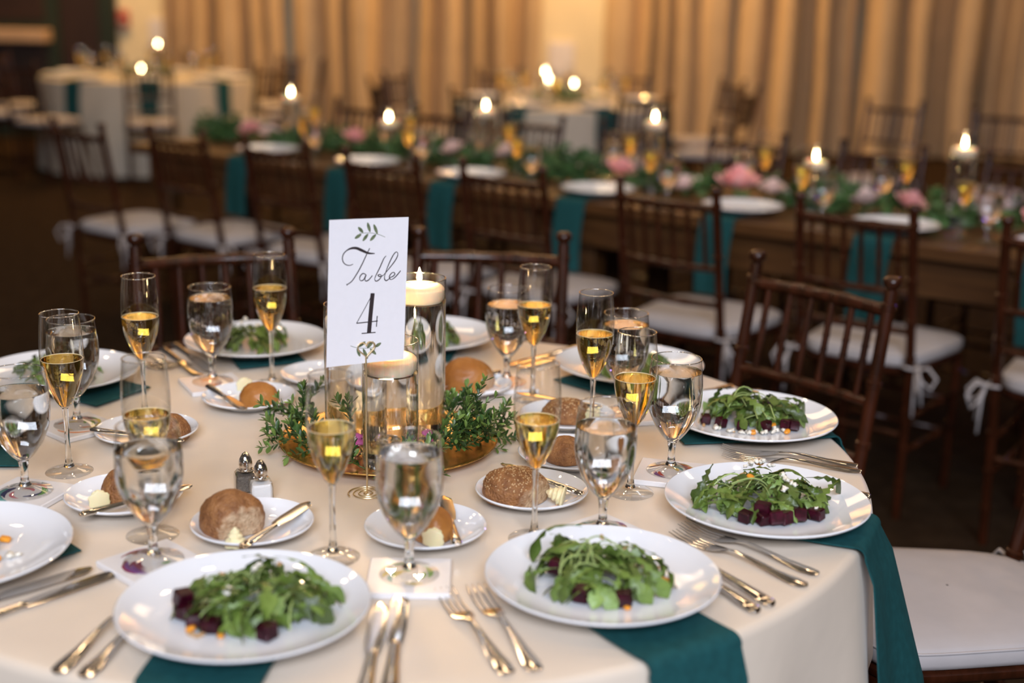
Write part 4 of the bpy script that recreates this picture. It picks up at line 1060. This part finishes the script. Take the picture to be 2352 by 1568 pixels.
GL = 'near chairs along the farm table'; GF = 'chairs facing across the farm table'
for k, (x, y) in enumerate(((-1.76, 5.26), (-1.32, 5.08), (-.88, 4.77), (-.46, 4.42), (-.045, 4.16), (.44, 3.77), (.92, 3.50), (1.36, 3.13))):
    chair_back(x, y, (LN.x + 0.02, LN.y), 'chiavari chair facing the curtains at the farm table, %s from the panelled wall end' % ORD[k], GL)
for k, s in enumerate((-.45, .1, .65, 1.2, 1.75, 2.33, 2.9, 3.5)):
    q = lt(s, LW + 0.43); chair_back(q[0], q[1], (-LN.x, -LN.y), 'chiavari chair on the curtain side of the farm table, %s from panelled wall end' % ORD[k], GF)

r0 = random.Random(21)
NS = (0.0, .59, 1.13, 1.71, 2.28, 2.80, 3.30)
for k, s in enumerate(NS):
    q = lt(s, 0.165); o = thing('dinner_plate', 'white dinner plate on the near edge of the farm table', 'plate', (q[0], q[1], TH + 0.0075), 0, 'plates on the farm table'); ob('coupe_dish', PL_LO, o); ob('foot_ring', MB().lathe([(0.070, 0.0), (0.078, -0.0002), (0.0782, 0.002), (0.070, 0.002)], 20).mesh('foot_ring', M['porcelain']), o)
    c = lt(s, LW / 2)
    napkin(c[0], c[1], LW / 2 + 0.002, math.atan2(-LN.y, -LN.x), 0.13, 0.12, 0.232, 'teal napkin hanging off the farm table, %s from the panelled wall end' % ORD[k], 'teal napkins on the farm table', 0, TH, 0.02)
    for (t, ds) in ((0.20, 0.19), ):
        q = lt(s + ds, t); flute((q[0], q[1], TH + 0.0005), 'flute of golden sparkling wine on the farm table', 'flutes on the farm table', 0.165, 'lo')
        q = lt(s + ds + 0.085, t - 0.02); goblet((q[0], q[1], TH + 0.0005), 'goblet of water on the farm table', 'goblets on the farm table', 0.140, 'lo')
    q = lt(s + 0.05, LW - 0.165); o = thing('dinner_plate', 'white dinner plate on the curtain side of the farm table', 'plate', (q[0], q[1], TH + 0.0005), 0, 'plates on the farm table'); ob('coupe_dish', PL_LO, o)
    ob('foot_ring', MB().lathe([(0.070, 0.0), (0.078, -0.0002), (0.0782, 0.002), (0.070, 0.002)], 20).mesh('foot_ring', M['porcelain']), o)
    q = lt(s - 0.135, LW - 0.20); flute((q[0], q[1], TH + 0.0005), 'flute of golden sparkling wine on the farm table', 'flutes on the farm table', 0.171, 'lo')
    q = lt(s - 0.215, LW - 0.19); goblet((q[0], q[1], TH + 0.0005), 'goblet of water on the farm table', 'goblets on the farm table', 0.140, 'lo')

CG = 'floating candles on the farm table'
for (s, z) in ((-.10, .245), (.49, .175), (1.01, .255), (1.79, .262), (2.42, .176), (2.91, .258)):
    q = lt(s, 0.40); h = z + 0.035; lv = z - 0.035
    cylinder_vase((q[0], q[1], TH + 0.0005), 0.042, h, lv, 'clear glass cylinder of water with a floating candle on the farm table', 'glass cylinders on the farm table', 20)
    floating_candle((q[0], q[1], TH + 0.001 + lv), 0.039, 0.026, 'lit ivory floating candle on the farm table', CG, 20, 0.030)

def foliage(pts_fn, n, seed, holes):
    """loose leaf quads; holes: (x, y, r) kept free for the things standing in the greenery"""
    rk = random.Random(seed); b = MB()
    for _ in range(n):
        x, y, q = pts_fn(rk); a = rk.uniform(0, 6.3); z = 0.015 + rk.random() * 0.115 * (1 - q * 0.7)
        d = Vector((math.cos(a), math.sin(a), rk.uniform(-.2, .8))).normalized(); u = d.orthogonal().normalized(); u.rotate(Matrix.Rotation(rk.uniform(0, 6), 3, d)); l, w = rk.uniform(.03, .05), rk.uniform(.009, .014); p = Vector((x, y, z))
        pts = [p, p + d * l * .5 + u * w, p + d * l, p + d * l * .5 - u * w]
        if any((v.x - hx) ** 2 + (v.y - hy) ** 2 < hr * hr for hx, hy, hr in holes for v in pts): continue
        b.add([(v.x, v.y, max(v.z, 0.002)) for v in pts], [(0, 1, 2, 3)])
    return b.mesh('foliage', M['green'], sharp=0)


CAND = ((-.10, .245), (.49, .175), (1.01, .255), (1.79, .262), (2.42, .176), (2.91, .258))
ROSES = [(s_, 0.37 + r0.uniform(-.012, .02), z, k) for (s_, z, k) in ((-.33, .06, 0), (-.22, .05, 1), (.305, .07, 0), (.87, .07, 1), (1.15, .08, 1), (1.66, .06, 0), (2.145, .05, 2), (2.62, .05, 1), (2.76, .05, 0), (3.17, .05, 0), (1.95, .03, 1), (.06, .05, 0), (.66, .05, 0), (2.29, .05, 1), (3.03, .07, 1))]
for (g0, g1, lab) in ((-.70, 1.56, 'leafy green garland with pink roses along the farm table by the white tables'), (1.62, 3.95, 'leafy green garland around the largest pink rose on the farm table')):
    gc = (g0 + g1) / 2; q = lt(gc, 0.39); holes = [(s_ - gc, 0.01, 0.046) for s_, _ in CAND] + [(s_ - gc, t_ - 0.39, 0.085 if k == 2 else 0.062) for s_, t_, _, k in ROSES] + [(s_ - gc + d_, t_ - 0.39, 0.14) for s_ in NS for d_, t_ in ((0, .165), (.05, LW - .165))] + [(s_ - gc + d_, t_ - 0.39, 0.04) for s_ in NS for d_, t_ in ((.19, .20), (.275, .18), (-.135, LW - .20), (-.215, LW - .19))]
    o = thing('greenery_garland', lab, 'garland', (q[0], q[1], TH + 0.0005), la)

    def pf(rk, L=g1 - g0):
        v = rk.uniform(-1, 1); return (rk.uniform(-L / 2, L / 2), 0.085 * v, abs(v))
    tag(ob('foliage', foliage(pf, 4600, int(gc * 10), holes), o), kind='stuff')
    ob('stem', MB().tube([(-(g1 - g0) / 2 + (g1 - g0) * k / 40, 0.060 + 0.004 * math.sin(k), 0.006) for k in range(41)], .003, 6).mesh('stem', M['twig']), o)


def rose_mesh(r, mat, seed):
    rk = random.Random(seed); b = MB()
    for L in range(4):
        n = 4 + L * 2; R = r * (0.25 + 0.25 * L); H = r * (1.15 - 0.2 * L)
        for k in range(n):
            a0 = 2 * math.pi * k / n + L * .6 + rk.uniform(-.1, .1); wd = 2 * math.pi / n * 0.75; rows = []
            for i in range(5):
                u = i / 4; rr = R * (0.35 + 0.65 * math.sin(u * 1.5)) + (0.15 * r * u * u * L / 3)
                rows.append([(rr * math.cos(a0 + wd * (j / 3 - .5) * (1 - .5 * (u - .5) ** 2)), rr * math.sin(a0 + wd * (j / 3 - .5)), H * u - 0.06 * r * abs(j - 1.5) * u) for j in range(4)])
            b.grid(rows)
    return b.mesh('petals', mat, sharp=0)


RM = [rose_mesh(0.05, M['petal'], 1), rose_mesh(0.045, M['petal2'], 2), rose_mesh(0.072, M['petal'], 3)]
for (s, t, z, k) in ROSES:
    q = lt(s, t)
    o = thing('rose', {0: 'pink rose bloom in the farm table garland', 1: 'pale blush rose bloom in the farm table garland', 2: 'largest deep pink rose in the farm table garland'}[k], 'rose', (q[0], q[1], TH + z), r0.uniform(0, 6), 'roses in the farm table garland')
    ob('petals', RM[k], o, rot=(r0.uniform(-.3, .5), r0.uniform(-.3, .3), 0)); ob('stem', MB().tube([(0, 0, 0.004), (0.01, 0.01, -z * .5), (0.0, 0.02, -z + 0.005)], 0.003, 6).mesh('stem', M['twig']), o)

# ------------------------------------------------------------------ white clothed round tables at the back


def far_table(cx, cy_, R, n, a0, lab, glab, flames, skip=()):
    tag(ob('tablecloth', cloth_mesh('tablecloth', R, TH - 0.02, M['white_linen'], n + 3, 160, lab), None, (cx, cy_, TH)), 'white floor length tablecloth on the round table ' + lab, 'tablecloth')
    o = thing('round_banquet_table', 'round banquet table hidden beneath white linen ' + lab, 'table', (cx, cy_, 0))
    ob('table_top', MB().lathe([(0.0, TH - 0.03), (R - 0.02, TH - 0.03), (R - 0.02, TH - 0.006), (0.0, TH - 0.006)], 40).mesh('table_top', M['farm']), o)
    for k in range(4): a = math.pi / 4 + k * math.pi / 2; ob('leg', MB().tube([(0.4 * math.cos(a), 0.4 * math.sin(a), 0), (0.36 * math.cos(a), 0.36 * math.sin(a), TH - 0.03)], 0.02, 8).mesh('leg', M['farm']), o)
    for k in range(n):
        a = a0 + 2 * math.pi * k / n; c, s = math.cos(a), math.sin(a)
        chair(cx + (R + 0.30) * c, cy_ + (R + 0.30) * s, (-c, -s), 'dark chiavari chair with ivory cushion at the white round table ' + lab, 'chairs at the white table ' + lab)
        o = thing('dinner_plate', 'white dinner plate on the white round table ' + lab, 'plate', (cx + (R - .17) * c, cy_ + (R - .17) * s, TH + 0.0075), 0, 'plates on the table ' + lab); ob('coupe_dish', PL_LO, o); ob('foot_ring', MB().lathe([(0.070, 0.0), (0.0782, 0.002), (0.070, 0.002)], 16).mesh('foot_ring', M['porcelain']), o)
        napkin(cx, cy_, R, a, R - .25, .15, .30, 'teal napkin hanging from the white round table ' + lab, 'napkins on the table ' + lab, key=lab)
        t = a + 0.30; flute((cx + (R - .33) * math.cos(t), cy_ + (R - .33) * math.sin(t), TH + .0006), 'flute of golden wine on the white round table ' + lab, 'flutes on the table ' + lab, .171, 'lo')
        t = a + 0.12; goblet((cx + (R - .40) * math.cos(t), cy_ + (R - .40) * math.sin(t), TH + .0006), 'goblet of water on the white round table ' + lab, 'goblets on the table ' + lab, .140, 'lo')
    o = thing('greenery_wreath', 'ring of loose greenery around the candles on the white table ' + lab, 'greenery', (cx, cy_, TH + .0006))

    def pf(rk):
        a = rk.uniform(0, 6.3); q = rk.uniform(.05, .22); return (q * math.cos(a), q * math.sin(a), q / .25)
    tag(ob('foliage', foliage(pf, 320, n, [(dx, dy, .046) for dx, dy, _ in flames]), o), kind='stuff')
    ob('stem', MB().tube([(.235 * math.cos(k * .3), .235 * math.sin(k * .3), .005) for k in range(22)], .003, 6).mesh('stem', M['twig']), o)
    for (dx, dy, z) in flames:
        cylinder_vase((cx + dx, cy_ + dy, TH + .0006), .042, z + .035, z - .035, 'clear glass candle cylinder on the white table ' + lab, 'glass cylinders on the table ' + lab, 16)
        floating_candle((cx + dx, cy_ + dy, TH + .001 + z - .035), .039, .026, 'lit floating candle on the white table ' + lab, 'candles on the table ' + lab, 16, 0.034)


far_table(0.31, 9.10, 0.76, 8, 0.35, 'by the cream pillar', '', [(-.12, 0.0, .20), (-.10, -.12, .155), (.08, .04, .12)])
far_table(-3.08, 11.05, 0.88, 9, 0.10, 'by the red alarm', '', [(.08, .05, .26), (.03, -.30, .075)])
for (x, y, f) in ((-4.55, 9.75, (.5, .8)), (-4.95, 10.25, (.6, .7)), (2.5, 6.9, (-.5, -.8)), (2.95, 6.6, (-.5, -.8)), (2.0, 7.4, (-.6, -.7))):
    chair(x, y, f, 'dark chiavari chair standing alone away from the tables' if x > 0 else 'lone chair with ivory cushion by the dark panelled wall', 'spare chairs in the hall')

for c in list(FIRST.children):                 # this chair's cushion is untied
    if c.name.startswith('tie_bow'): bpy.data.objects.remove(c)
